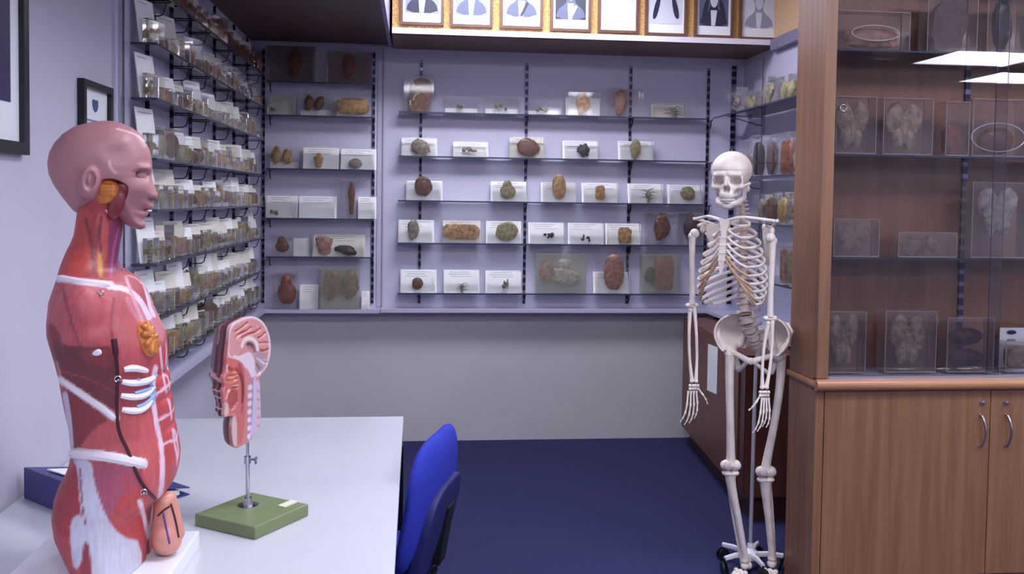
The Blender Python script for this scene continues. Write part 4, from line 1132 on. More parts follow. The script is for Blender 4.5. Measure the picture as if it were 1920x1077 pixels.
def lin_(pts, c, w, mask=None):
    qq = [sec(*p) for p in smooth_poly(pts, 2, False)]; d = dline(LP, qq); t = np.clip((w-d)/.0012+.5, 0, 1)*(mask if mask is not None else 1); t = t[:, None]; hc[:] = hc*(1-t)+L3(c)*t
# outer surface: dark red muscles, pale tendons near the mouth and skull
om_ = (~on).astype(float)
oy_ = np.abs(Vq[:, 1]-PO)
stripe = ((np.sin(oy_*210) > .80) & (Vq[:, 2] > sec(0, 300)[1])).astype(float)*om_
hc[stripe > 0] = L3((196, 130, 150))
low = ((Vq[:, 2] < sec(0, 540)[1]) & (Vq[:, 2] > sec(0, 600)[1])).astype(float)*om_
bandm = (np.abs(Vq[:, 2]-sec(0, 545)[1]-(oy_-.03)*.35) < .006).astype(float)*om_; hc[bandm > 0] = L3((206, 162, 170))
for zc_ in (650, 790, 700): hc[(np.abs(Vq[:, 2]-sec(0, zc_)[1]) < .0022) & (om_ > 0) & (Vq[:, 0] > sec(300, 600)[0])] = L3((212, 178, 178))
hc[(Vq[:, 2] < sec(0, 815)[1]) & (om_ > 0) & (np.sin(oy_*330) > .3)] = L3((96, 30, 48))
hc[(om_ > 0) & (Vq[:, 0] < sec(420, 300)[0]) & (Vq[:, 2] > sec(0, 480)[1])] = L3((204, 178, 182))
onf = on.astype(float)
# section face
pin(bk+fr, (196, 118, 112), mask=onf)
pin(bk[:9]+[(400, 500), (300, 400), (190, 380), (200, 200), (207, 120)], (214, 190, 196), mask=onf)
pin([(225, 110), (325, 58), (395, 54), (450, 84), (485, 145), (504, 230), (502, 320), (480, 400), (430, 470), (415, 478), (400, 440), (330, 400), (300, 340), (230, 345), (205, 330), (205, 200)], (196, 128, 124), mask=onf)
fold = np.clip(np.sin((LP[:, 0]*2.2+LP[:, 1]*1.1+.010*np.sin(LP[:, 1]*260)+.012*np.sin(LP[:, 0]*190+1))*420), 0, 1)
tmp = hc.copy(); t = (fold*.75*onf)[:, None]
br = inpoly(LP, [sec(*p) for p in [(230, 112), (325, 62), (395, 58), (448, 88), (480, 145), (498, 230), (470, 300), (420, 300), (400, 240), (350, 205), (300, 230), (270, 300), (215, 320), (208, 200)]])[:, None]
hc[:] = np.where(br, hc*(1-t)+L3((222, 158, 140))*t, hc)
pin([(208, 130), (250, 180), (250, 240), (290, 290), (270, 330), (205, 330)], (206, 140, 140), mask=onf)
for pts in ([(250, 200), (285, 165), (330, 150), (370, 120)], [(250, 150), (300, 120), (345, 85)], [(300, 200), (350, 170), (400, 160), (440, 130)], [(420, 200), (450, 190), (480, 160)], [(440, 300), (470, 300), (500, 285)]): lin_(pts, (176, 62, 62), .0020, onf)
lin_([(300, 262), (310, 225), (345, 200), (385, 205), (412, 240), (420, 290)], (224, 210, 206), .0048, onf)
pin([(325, 250), (350, 228), (385, 240), (400, 285), (370, 290), (345, 280)], (128, 96, 106), mask=onf)
pin([(395, 290), (420, 300), (470, 320), (500, 360), (470, 430), (420, 480), (400, 440), (405, 380), (390, 330)], (160, 136, 146), mask=onf)
for k_ in range(5): lin_([(410+8*k_, 350+6*k_), (440+9*k_, 380-4*k_), (470+5*k_, 400-8*k_)], (206, 190, 198), .0014, onf)
pin([(300, 330), (350, 300), (385, 330), (400, 400), (395, 500), (370, 500), (345, 440), (320, 400), (245, 350)], (212, 200, 212), mask=onf)
lin_([(240, 340), (280, 350), (310, 335)], (226, 206, 208), .0032, onf)
# spine and cord
pin([(385, 490), (412, 500), (405, 700), (395, 880), (350, 1000), (345, 960), (375, 800)], (176, 182, 220), mask=onf)
pin([(410, 500), (445, 560), (447, 890), (385, 965), (372, 960), (400, 820), (406, 640)], (204, 176, 190), mask=onf)
pin([(330, 500), (385, 500), (385, 700), (372, 860), (345, 1005), (325, 1000), (335, 800)], (176, 120, 130), mask=onf)
for k_ in range(7): pin([(345-k_*1, 560+k_*62), (378-k_*2, 552+k_*62), (378-k_*2, 592+k_*62), (345-k_*1, 600+k_*62)], (220, 206, 214), mask=onf)
for k_ in range(5): pin([(412, 590+k_*66), (440, 600+k_*66), (440, 618+k_*66), (410, 612+k_*66)], (178, 140, 158), mask=onf)
# nose, mouth, throat
pin([(178, 350), (215, 350), (300, 380), (322, 440), (328, 560), (330, 700), (320, 860), (300, 1005), (262, 1010), (262, 880), (255, 760), (200, 790), (170, 700), (165, 560), (180, 470)], (186, 92, 78), mask=onf)
pin([(200, 370), (260, 370), (282, 440), (262, 480), (200, 470)], (206, 92, 70), mask=onf)
pin([(175, 500), (260, 492), (266, 530), (180, 535)], (220, 128, 96), mask=onf)
pin([(195, 600), (225, 575), (262, 580), (268, 700), (240, 745), (205, 740), (190, 670)], (158, 52, 48), mask=onf)
lin_([(180, 660), (195, 610), (225, 570), (270, 560)], (232, 180, 150), .0024, onf)
lin_([(275, 400), (305, 470), (315, 600), (300, 760)], (150, 40, 40), .0036, onf)
pin([(165, 690), (190, 690), (205, 760), (180, 800), (162, 790)], (214, 176, 168), mask=onf)
pin([(222, 800), (262, 800), (262, 1030), (240, 1030), (225, 960)], (200, 176, 172), mask=onf)
pin([(180, 400), (200, 400), (190, 470), (182, 470)], (214, 176, 180), mask=onf)
Vw2 = np.array([list(Hr@Vector(v)) for v in Vq.tolist()])
hc = np.where(on[:, None], hc*.86+.14*L3((206, 170, 180)), hc*.9)
m_hh = vcol('painted_section', .36, coat=.4)
fast_obj('head_section', Vw2, Qq, m_hh, hh, hc)
# ================================================================== skeleton on a rolling stand
SY = 3.65
bone_m = mat('ivory_bone', (226, 214, 206), .48, noise=.10, nscale=22, bump=.15, bscale=90, coat=.15)
bone2_m = mat('grey_bone', (204, 190, 188), .5, noise=.14, nscale=30, bump=.2, bscale=90)
cart_m = mat('tan_cartilage', (186, 156, 126), .5, noise=.12, nscale=40)
PHI = math.radians(44)
fv = Vector((-math.sin(PHI), -math.cos(PHI), 0)); lv = Vector((math.cos(PHI), -math.sin(PHI), 0))
def K(px, py, dy=0.0): return atY(px, py, SY+dy)
pp = K(1406, 1060, .08)
SKO = Vector((pp.x, pp.y, 0))
sk = empty('skeleton', (SKO.x, SKO.y, .10), 0, 'full-size ivory skeleton hanging upright on its stand beside the glass cabinet', 'skeleton')
SKL = Vector((SKO.x, SKO.y, .10))
def kl(px, py, dy=0.0): return K(px, py, dy)-SKL
TC = K(1374, 480); TCx = Vector((TC.x, TC.y, 0))
def zpy(py): return K(1390, py).z
def B(l, f, z): return TCx+lv*l+fv*f+Vector((0, 0, z))-SKL
def smooth3(pts, it=2):
    pts = [Vector(p) for p in pts]
    for _ in range(it):
        q = [pts[0]]
        for a, b in zip(pts[:-1], pts[1:]): q += [a*.75+b*.25, a*.25+b*.75]
        pts = q+[pts[-1]]
    return pts
# ---- skull
SKS = 1.10; YS = math.radians(-90-31)
skc = K(1371, 327)
Sm = Matrix.Translation(skc-SKL) @ Matrix.Rotation(YS, 4, 'Z') @ Matrix.Rotation(math.radians(4), 4, 'Y') @ Matrix.Scale(SKS, 4)
g = Grid((-.115, -.09, -.105), (.125, .09, .10), .0023)
g.u(g.ell((-.012, 0, .015), (.090, .073, .070)))
g.u(g.ell((.036, 0, .012), (.046, .060, .052)), .02)
g.u(g.ell((.050, 0, -.045), (.036, .044, .045)), .012)
g.u(g.ell((.073, 0, -.072), (.022, .030, .021)), .008)
for s in (-1, 1):
    g.u(g.cap((.083, s*.012, .003), (.072, s*.046, .0), .0055, .005), .01)
    g.u(g.ell((.060, s*.047, -.043), (.014, .012, .011)), .008)
    g.u(g.cap((.055, s*.056, -.040), (-.005, s*.067, -.034), .0055, .0050), .004)
    g.u(g.cap((.066, s*.051, -.010), (.064, s*.052, -.040), .005, .006), .004)
    g.sub(g.ell((.074, s*.0315, -.0225), (.046, .0205, .0178)), .003)
    g.sub(g.ell((.035, s*.082, -.018), (.034, .018, .028)), .010)
    g.u(g.ell((-.022, s*.055, -.052), (.012, .010, .016)), .008)
    g.sub(g.ell((.070, s*.038, -.066), (.018, .012, .012)), .008)
g.u(g.cap((.086, 0, -.012), (.097, 0, -.034), .0065, .005), .004)
g.sub(g.ell((.090, .006, -.051), (.034, .0070, .014)), .002); g.sub(g.ell((.090, -.006, -.051), (.034, .0070, .014)), .002)
g.sub(g.ell((.0, 0, -.085), (.06, .04, .03)), .01)
g.F += (.0016*(np.abs(g.Z-.014-.02*g.X) < .0014)).astype(np.float32)
V, Q = g.mesh(); V = np.array([list(Sm@Vector(v)) for v in V.tolist()])
skull = fast_obj('skull', V, Q, bone_m, sk)
g = Grid((-.035, -.068, -.138), (.10, .068, -.03), .0022)
for s in (-1, 1):
    g.u(g.cap((.074, s*.014, -.112), (.052, s*.034, -.108), .0125, .0115), .008)
    g.u(g.cap((.052, s*.034, -.108), (.006, s*.045, -.092), .0115, .010), .006)
    g.u(g.cap((.006, s*.045, -.092), (-.004, s*.051, -.048), .0105, .008), .006)
    g.u(g.cap((.020, s*.046, -.090), (.020, s*.050, -.052), .007, .004), .006)
g.u(g.ell((.074, 0, -.121), (.014, .020, .011)), .008)
V, Q = g.mesh(); V = np.array([list(Sm@Vector((v[0]-.004, v[1], v[2]+.006))) for v in V.tolist()]); fast_obj('mandible', V, Q, bone2_m, sk)
tt = MB()
for row_, z in ((0, -.0895), (1, -.0975)):
    for k in range(14):
        a = math.radians(-78+12*k); x = .058+.032*math.cos(a)-row_*.005; y = .026*math.sin(a)
        tt.ball((x, y, z), (.0030, .0030, .0052), 6)
tt.v = [tuple(Sm@Vector(v)) for v in tt.v]; tt.build('teeth', mat('tooth_enamel', (228, 220, 208), .3), sk, smooth=True)
MB().tube([Sm@Vector((-.01, 0, .083)), Sm@Vector((-.01, 0, .092))], .004, 8).build('skull_hook', m_chrome, sk, smooth=True)
# ---- spine
sp = smooth3([kl(1386, 378, .03), kl(1391, 400, .055), B(0, -.088, zpy(425)), B(0, -.118, zpy(480)), B(0, -.105, zpy(540)), kl(1396, 570, .05), kl(1399, 600, .02), kl(1411, 632, .045), kl(1417, 650, .07)], 3)
cum = [0]
for a, b in zip(sp[:-1], sp[1:]): cum.append(cum[-1]+(b-a).length)
def along(s):
    s = s*cum[-1]
    for i in range(len(sp)-1):
        if cum[i+1] >= s or i == len(sp)-2:
            t = (s-cum[i])/(cum[i+1]-cum[i]+1e-9); return sp[i].lerp(sp[i+1], t), (sp[i+1]-sp[i]).normalized()
def vert_mesh():
    mb = MB(); mb.lathe([(.9, -.42), (1.0, -.40), (.86, 0), (1.0, .40), (.9, .42)], 14)
    mb.tube([(-.6, 0, 0), (-1.6, 0, -.2), (-2.3, 0, -.7)], [.45, .3, .28], 6)          # spinous process (backwards = -x)
    for s in (-1, 1):
        mb.tube([(-.7, s*.3, 0), (-1.0, s*1.2, .12), (-1.1, s*1.9, .18)], [.42, .28, .24], 6)
        mb.ball((-1.0, s*.75, -.3), (.35, .3, .5), 6)
    return mb
vproto = None
for i in range(24):
    s = (i+.5)/24 if i < 7 else (i+.5)/24
    wts = [.52]*7+[.74]*12+[1.12]*5
    tot = sum(wts); s = (sum(wts[:i])+wts[i]/2)/tot
    p, t = along(s); hgt = wts[i]/tot*cum[-1]
    r = .0135 if i < 7 else (.0155+.0006*(i-7) if i < 19 else .0235)
    if vproto is None: o = vert_mesh().build('vertebra', bone2_m, sk, smooth=True); vproto = o
    else: o = vproto.copy(); COL.objects.link(o); o.parent = sk
    zax = -t; xax = (fv-zax*fv.dot(zax)).normalized(); yax = zax.cross(xax)
    R = Matrix((xax, yax, zax)).transposed().to_4x4()
    o.matrix_local = Matrix.Translation(p) @ R @ Matrix.Diagonal((r, r*1.1, hgt*.86, 1))
dm = MB()
for i in range(1, 24):
    wts = [.52]*7+[.74]*12+[1.12]*5; tot = sum(wts); s = sum(wts[:i])/tot; p, t = along(s); r = .012 if i < 7 else (.0145 if i < 19 else .0215)
    dm.tube([p-t*.003, p+t*.003], r, 12)
dm.build('spinal_disc_column', cart_m, sk, smooth=True)
# ---- sternum and ribs
st = MB()
def plate(outline, th, ax_n):
    pass
zt_, zm, zb_ = zpy(408), zpy(430), zpy(498)
stp = [(0.0208, zpy(409)), (0.0224, zpy(416)), (0.0128, zpy(430)), (0.0104, zpy(436)), (0.0136, zpy(462)), (0.0152, zpy(484)), (0.0088, zpy(497)), (0.0048, zpy(511)), (-0.0048, zpy(511)), (-0.0088, zpy(497)), (-0.0152, zpy(484)), (-0.0136, zpy(462)), (-0.0104, zpy(436)), (-0.0128, zpy(430)), (-0.0224, zpy(416)), (-0.0208, zpy(409)), (0, zpy(412))]
def fst(z): return .080+.028*np.clip((zpy(409)-z)/(zpy(409)-zpy(511)), 0, 1)
n = len(stp); vv = [B(l, fst(z)+.004, z) for l, z in stp]+[B(l, fst(z)-.005, z) for l, z in stp]
cf = B(0, fst(zpy(450))+.005, zpy(450)); cb = B(0, fst(zpy(450))-.006, zpy(450))
st.add(vv+[cf, cb], [(i, (i+1) % n, 2*n) for i in range(n)]+[((i+1) % n+n, i+n, 2*n+1) for i in range(n)]+[(i, i+n, (i+1) % n+n, (i+1) % n) for i in range(n)])
for k in range(4): st.tube([B(-.015, fst(zpy(445+14*k))+.004, zpy(445+14*k)), B(.015, fst(zpy(445+14*k))+.004, zpy(445+14*k))], .0028, 6)
st.build('sternum', bone_m, sk, smooth=True)
RA = [.058, .086, .106, .120, .130, .137, .141, .142, .139, .131, .118, .098]
RB = [.062, .078, .088, .094, .098, .102, .104, .104, .102, .098, .092, .086]
z1, z12 = zpy(414), zpy(556)
for i in range(12):
    for s in (-1, 1):
        a, b = RA[i], RB[i]; z0 = z1+(z12-z1)*(i/11.0); drop = [.022, .04, .052, .062, .07, .076, .08, .082, .082, .078, .06, .04][i]
        tend = [140, 142, 142, 140, 138, 136, 134, 128, 122, 116, 98, 76][i]
        fo = -.012 if i < 3 else 0
        pts = []; ts = np.linspace(6, tend, 16)
        for t in ts:
            tr = math.radians(t); pts.append(B(s*a*math.sin(tr)**.85, -b*math.cos(tr)+fo, z0-drop*math.sin(math.radians(min(t/tend*90, 90)))))
        MB().tube(pts, [(.0044, .0074)]*len(pts), 8).build('rib', bone_m, sk, smooth=True)
        if i < 10:
            e0 = pts[-1]
            zs_ = zpy([417, 431, 444, 456, 467, 477, 486, 488, 490, 492][i])
            if i < 7: end = B(s*.016, fst(zs_), zs_); mid = (e0*.5+end*.5)+Vector((0, 0, -.006*i*.5))+fv*.006
            else:
                end = B(s*(.030+.022*(i-7)), .098-.004*(i-7), zpy(500+13*(i-7))); mid = (e0*.5+end*.5)+fv*.004
            MB().tube(smooth3([e0, mid, end]), .0052, 7).build('costal_cartilage', cart_m if i > 4 else bone_m, sk, smooth=True)
# ---- shoulder girdle
for s in (-1, 1):
    c = smooth3([B(s*.022, .088, zpy(412)), B(s*.07, .085, zpy(406)), B(s*.12, .035, zpy(409)), B(s*.172, -.005, zpy(413))])
    MB().tube(c, [.0062+.002*abs(i/len(c)-.5) for i in range(len(c))], 8).build('clavicle', bone_m, sk, smooth=True)
    sc = MB()
    tri = [B(s*.150, -.035, zpy(424)), B(s*.075, -.125, zpy(420)), B(s*.070, -.135, zpy(440)), B(s*.090, -.130, zpy(492)), B(s*.104, -.120, zpy(498)), B(s*.140, -.06, zpy(450))]
    nrm = (tri[1]-tri[0]).cross(tri[3]-tri[0]).normalized()*.0025
    m_ = len(tri); sc.add([p+nrm for p in tri]+[p-nrm for p in tri], [tuple(range(m_)), tuple(range(2*m_-1, m_-1, -1))]+[(i, (i+1) % m_, m_+(i+1) % m_, m_+i) for i in range(m_)])
    sc.tube(smooth3([B(s*.080, -.140, zpy(432)), B(s*.130, -.09, zpy(424)), B(s*.172, -.035, zpy(414)), B(s*.182, -.005, zpy(412))]), [.004]*4+[.006]*8+[.008]*2 if 0 else .0065, 8)
    sc.tube(smooth3([B(s*.138, -.03, zpy(424)), B(s*.132, .01, zpy(420)), B(s*.142, .035, zpy(426))]), .006, 7)
    sc.tube([B(s*.104, -.120, zpy(496)), B(s*.146, -.045, zpy(440))], .005, 7); sc.ball(B(s*.152, -.03, zpy(432)), (.012, .012, .018), 8)
    sc.build('scapula', bone_m, sk, smooth=True)
# ---- limbs
def longbone(name, pts, rads, balls, m=bone_m, n=10):
    mb = MB(); q = smooth3(pts); rr_ = np.interp(np.linspace(0, 1, len(q)), np.linspace(0, 1, len(rads)), rads)
    mb.tube(q, list(rr_), n)
    for c, r in balls: mb.ball(c, r, 12)
    return mb.build(name, m, sk, smooth=True)
X_ = Vector((1, 0, 0)); Z_ = Vector((0, 0, 1))
arms = [(-1, kl(1300, 440, .12), kl(1298, 576, .13), kl(1301, 718, .07)), (1, kl(1447, 448, -.11), kl(1444, 600, -.12), kl(1433, 730, -.16))]
for s, sh, el, wr in arms:
    longbone('humerus', [sh+Vector((s*.004, 0, -.006)), sh.lerp(el, .3)+X_*s*.004, sh.lerp(el, .7), el+Z_*.012], [.016, .0118, .0112, .014], [(sh+Vector((-s*.006, 0, .004)), (.021, .021, .021)), (sh+Vector((s*.012, 0, -.008)), (.010, .012, .015)), (el+Vector((.018, 0, .006)), (.012, .011, .011)), (el+Vector((-.018, 0, .006)), (.012, .011, .011)), (el+Vector((0, 0, .004)), (.016, .010, .009))])
    e2 = el-Z_*.014
    for sg, nm in ((1, 'ulna'), (-1, 'radius')):
        longbone(nm, [e2+X_*sg*.009+Z_*(.012 if sg > 0 else -.004), e2.lerp(wr, .35)+X_*sg*.017, e2.lerp(wr, .7)+X_*sg*.016, wr+X_*sg*.008+Z_*.004], [.0095, .0062, .0058, .0095], [(e2+X_*sg*.009, (.010, .011, .010)), (wr+X_*sg*.010+Z_*.006, (.009, .008, .008))])
    hand = MB(); r3 = random.Random(4)
    dirn = (Vector((-.03, -.25, -1)) if s < 0 else Vector((-.10, -.25, -1))).normalized()
    side = Vector((1, 0, 0)).cross(dirn).cross(dirn).normalized()*-1; side = Vector((1, 0, -.0))
    for rw in range(2):
        for k in range(4): hand.ball(wr-Z_*(.012+.013*rw)+side*((k-1.5)*.011)+Vector((0, r3.uniform(-.004, .004), 0)), (.0072, .008, .0072), 8)
    hd_ = hand.build('hand', bone_m, sk, smooth=True)
    base = wr-Z_*.034
    for k in range(5):
        fmb = MB(); sp_ = (k-2)*.0115*(1 if s < 0 else .8)
        thumb = (k == 4) if s < 0 else (k == 0)
        Ls = [.030, .022, .018] if thumb else [[.056, .034, .024, .016], [.060, .038, .026, .017], [.056, .036, .024, .016], [.050, .028, .019, .015], [.05, .03, .02, .014]][k]
        d = (dirn+side*((k-2)*.06 if not thumb else (.75 if s < 0 else -.6))).normalized(); p = base+side*sp_
        if thumb: p = base+side*(.020 if s < 0 else -.016)+Z_*.008
        for j, L in enumerate(Ls):
            p2 = p+d*L
            fmb.tube([p, p.lerp(p2, .25), p.lerp(p2, .75), p2], [.0056-.0007*j, .0038-.0005*j, .0036-.0005*j, .0052-.0007*j], 7); fmb.ball(p2, .0052-.0007*j, 7)
            p = p2+d*.0015; d = (d+Vector((-.14, .20, 0))*(1.1 if j else .6)).normalized()
        o = fmb.build('finger', bone_m, hd_, smooth=True)
# ---- pelvis (own frame: x = person's left, y = back, z up)
PHP = math.radians(34)
pc = kl(1414, 655, .03)
lp = Vector((math.cos(PHP), -math.sin(PHP), 0)); fp = Vector((-math.sin(PHP), -math.cos(PHP), 0))
Pm = Matrix((( *lp, 0), (*(-fp), 0), (0, 0, 1, 0), (0, 0, 0, 1))).transposed(); Pm = Matrix.Translation(pc) @ Pm
g = Grid((-.165, -.095, -.125), (.165, .125, .14), .0028)
for s in (-1, 1):
    c = (s*.015, -.045, .045)
    sh_ = np.abs(g.ell(c, (.140, .125, .098), Matrix.Rotation(math.radians(-18*s), 3, 'Y')))-.0038
    cut = np.maximum.reduce([.045-s*g.X, -.008-g.Z, -(g.Y+.055+(.10-g.Z)*.25), sh_])
    g.u(cut, .004)
    # crest: thick rim of the wing
    rim = [(s*.142, -.035, .048), (s*.150, .0, .085), (s*.128, .035, .108), (s*.088, .062, .112), (s*.050, .080, .085)]
    for a_, b_ in zip(rim[:-1], rim[1:]): g.u(g.cap(a_, b_, .0068, .0068), .006)
    g.u(g.cap((s*.142, -.035, .048), (s*.112, -.030, .005), .008, .012), .012)
    g.u(g.ell((s*.098, -.008, -.015), (.028, .028, .028)), .012)
    g.u(g.cap((s*.092, .0, -.025), (s*.068, .012, -.088), .017, .015), .01)
    g.u(g.cap((s*.085, -.028, -.014), (s*.014, -.052, -.040), .0105, .0125), .008)
    g.u(g.cap((s*.014, -.054, -.048), (s*.060, -.002, -.095), .0085, .0095), .006)
    g.u(g.cap((s*.050, .072, .070), (s*.070, .03, .01), .012, .016), .012)
g.u(g.ell((0, .068, .030), (.054, .022, .050)), .008); g.u(g.cap((0, .080, -.01), (0, .066, -.060), .020, .007), .012)
g.u(g.ell((0, -.053, -.043), (.010, .010, .016)), .004)
V, Q = g.mesh(); V = np.array([list(Pm@Vector(v)) for v in V.tolist()]); fast_obj('pelvis', V, Q, bone_m, sk)
hipL = Pm@Vector((-.098, -.008, -.015)); hipR = Pm@Vector((.098, -.008, -.015))
legs = [(-1, hipL, kl(1368, 700, .03), kl(1370, 872, .02), kl(1397, 1052, .03)), (1, hipR, kl(1464, 705, -.02), kl(1436, 884, -.03), kl(1447, 1048, -.01))]
for s, hp_, tr_, kn_, an in legs:
    tro = Vector((tr_.x, tr_.y, hp_.z-.012)) if True else tr_
    longbone('femur', [tro-Z_*.004, tr_-Z_*.03, tr_.lerp(kn_, .5)+X_*s*.002-Vector((0, .008, 0)), kn_+Z_*.03, kn_], [.020, .0178, .0155, .0185, .027],
             [(hp_, (.0225,)*3), (tro+Vector((s*.006, 0, .004)), (.015, .016, .019)), (hp_.lerp(tro, .35), (.015, .014, .014)), (hp_.lerp(tro, .7), (.016, .015, .015)), (kn_+Vector((.018, 0, -.002)), (.026, .028, .023)), (kn_+Vector((-.018, 0, -.002)), (.026, .028, .023))])
    kt = kn_-Z_*.034
    longbone('tibia', [kt, kt-Z_*.035, kt.lerp(an, .5)+X_*.0, an+Z_*.02, an], [.028, .0205, .0150, .0128, .017], [(kt+Vector((.017, 0, .0)), (.020, .021, .012)), (kt+Vector((-.017, 0, .0)), (.020, .021, .012)), (an, (.017, .017, .012))])
    fb = kt+Vector((s*(.026 if s > 0 else .008), .022, -.014)); fe = an+Vector((s*(.018 if s > 0 else .008), .016, -.010))
    longbone('fibula', [fb, fb.lerp(fe, .5)+X_*s*.006, fe], [.007, .0052, .0075], [(fb, (.009,)*3), (fe, (.0085, .009, .012))])
    MB().ball(kn_+fv*.030+Z_*.002, (.018, .011, .020), 12).build('patella', bone2_m, sk, smooth=True)
    ft = MB(); d = (fv*.75+Vector((s*.18, 0, -.42))).normalized()
    sd = d.cross(Z_).normalized()
    a0 = an-Z_*.022
    ft.ball(a0, (.019, .022, .016), 10); ft.ball(a0-d*.028-Z_*.016, (.017, .022, .017), 10); ft.tube([a0, a0-d*.03-Z_*.014], .015, 8)
    for k in range(5): ft.ball(a0+d*(.035+.006*(k % 2))+sd*(k-2)*.011, (.011, .014, .010), 8)
    fo = ft.build('foot', bone_m, sk, smooth=True)
    for k in range(5):
        p0 = a0+d*.045+sd*(k-2)*.011; p1 = p0+(d+sd*(k-2)*.05)*.058; p2 = p1+d*.024; p3 = p2+d*.014-Z_*.004
        MB().tube([p0, p0.lerp(p1, .3), p0.lerp(p1, .7), p1, p2, p3], [.007, .0048, .0046, .007, .005, .0045], 7).build('toe', bone_m, fo, smooth=True)

# ---- stand
m_pole = mat('pale_grey_tube', (172, 172, 184), .3, metal=.3)
m_cwhite = mat('white_enamel_leg', (220, 218, 226), .35)
ss = empty('skeleton_stand', SKO, 0, 'pale grey pole stand with castered star base carrying the skeleton', 'stand')
top = K(1418, 672, .06+.045)-SKO
MB().tube([(0, 0, .055), (top.x*.35, top.y*.3, .6), (top.x, top.y, top.z)], .0082, 12).build('pole', m_pole, ss, smooth=True)
MB().lathe([(.02, .04), (.032, .045), (.032, .075), (.014, .09), (.012, .11)], 20).build('hub', m_cwhite, ss, smooth=True)
tip = atZ(1359, 1046, .07)-SKO; a00 = math.atan2(tip.y, tip.x); LB = min(.138, max(.13, math.hypot(tip.x, tip.y)))
for k in range(5):
    a = a00+k*2*math.pi/5; c, s_ = math.cos(a), math.sin(a)
    lg = MB().tube([(.02*c, .02*s_, .064), (LB*.6*c, LB*.6*s_, .07), (LB*c, LB*s_, .066)], [(.010, .013), (.009, .012), (.008, .011)], 8).build('leg', m_cwhite, ss, smooth=True)
    w = MB(); R = Matrix.Translation((LB*c, LB*s_, .026)) @ Matrix.Rotation(a+1.2, 4, 'Z') @ Matrix.Rotation(math.radians(90), 4, 'X')
    for off in (-.014, .006):
        w.lathe([(.018, off), (.0255, off+.001), (.0255, off+.007), (.018, off+.008)], 18, R)
    w.tube([(LB*c, LB*s_, .03), (LB*c, LB*s_, .066)], .005, 8)
    w.build('caster', mat('black_rubber', (18, 18, 22), .5), lg, smooth=True)
# ================================================================== glazed cabinet
m_wood = wood('warm_veneer', (116, 79, 56), (140, 101, 72), 'z', .42, scale=14.0)
m_woodr = wood('cabinet_interior_veneer', (126, 84, 62), (148, 104, 78), 'z', .5)
m_lip = wood('nosing_veneer', (158, 106, 76), (178, 126, 92), 'x', .35)
CYF = 3.40; CYB = 3.66
cx0 = atY(1540, 380, CYF).x; cxs = atY(1562, 380, CYF).x; cx1 = 3.30
CTOP = 2.52
zn0 = atY(1600, 735, CYF-.03).z; zn1 = atY(1600, 713, CYF-.03).z
cab = empty('display_cabinet', (cx0, CYF, 0), 0, 'tall wooden cabinet with glazed sliding doors above and cupboard doors below', 'cabinet')
ox_, oy2 = -cx0, -CYF
def cb(x0, x1, y0, y1, z0, z1, r=.0015, mb=None): return (mb or MB()).rbox(x0+ox_, x1+ox_, y0+oy2, y1+oy2, z0, z1, r)
cb(cx0, cx0+.022, CYF+.03, CYB, 0, CTOP).build('side_panel', m_wood, cab)
cb(cx0, cxs, CYF, CYF+.0295, zn1, CTOP).build('stile', m_wood, cab)
cb(cx1-.02, cx1, CYF, CYB, 0, CTOP).build('side_panel', m_wood, cab)
cb(cx0+.022, cx1-.02, CYB-.012, CYB, .08, CTOP).build('back_panel', m_woodr, cab)
cb(cx0+.022, cx1-.02, CYF, CYB-.012, CTOP-.03, CTOP).build('top_panel', m_wood, cab)
mb = cb(cx0+.022, cx1-.02, CYF+.002, CYB-.012, zn0, zn1-.002); mb.build('deck', mat('deck_painted_reflection', (196, 192, 206), .4), cab)  # deck kept pale: a reflected bright band put into its colour
nz = MB(); zc_ = (zn0+zn1)/2
nz.tube([(cx0-.008+ox_, -.012, zc_), (cx1+ox_, -.012, zc_)], [(.020, (zn1-zn0)/2)]*2, 14)
nz.tube([(cx0-.006+ox_, -.012, zc_), (cx0-.006+ox_, CYB-CYF, zc_)], [(.008, (zn1-zn0)/2*.6)]*2, 10)
nz.build('nosing', m_lip, cab, smooth=True)
xm = atY(1856, 800, CYF).x; xd0 = atY(1547, 740, CYF).x
cb(cx0, xd0-.002, CYF+.003, CYF+.03, .0, zn0).build('stile', m_wood, cab)
cb(cx0+.022, cx1-.02, CYF+.03, CYF+.045, 0, .09).build('kick_board', m_woodr, cab)
for k, (a, b) in enumerate(((xd0, xm-.0015), (xm+.0015, xm+(xm-xd0)))):
    d = cb(a, b, CYF, CYF+.018, .09, zn0-.004, .0015).build('cupboard_door', m_wood, cab)
    hx_ = atY((1838, 1886)[k], 808, CYF).x+ox_; zt = atY(1862, 778, CYF).z; zb2 = atY(1862, 838, CYF).z
    pts = [(hx_-.004, 0, zt), (hx_-.002, -.014, zt-.004), (hx_+.006, -.026, (zt*2+zb2)/3), (hx_+.006, -.026, (zt+zb2*2)/3), (hx_-.002, -.014, zb2+.004), (hx_-.006, 0, zb2)]
    MB().tube(smooth3(pts), [(.0045, .006)]*len(smooth3(pts)), 8).build('handle', m_chrome, d, smooth=True)
    lk = atY((1841, 1886)[k], 755, CYF); R = Matrix.Translation((lk.x+ox_, 0, lk.z)) @ Matrix.Rotation(math.radians(90), 4, 'X')
    MB().lathe([(.0, .0), (.010, .0), (.010, .006), (.008, .009), (.0, .010)], 18, R).build('lock', m_chrome, d, smooth=True)
if True:
    a = xm+(xm-xd0)+.003
    cb(a, cx1-.02, CYF, CYF+.018, .09, zn0-.004).build('cupboard_door', m_wood, cab)
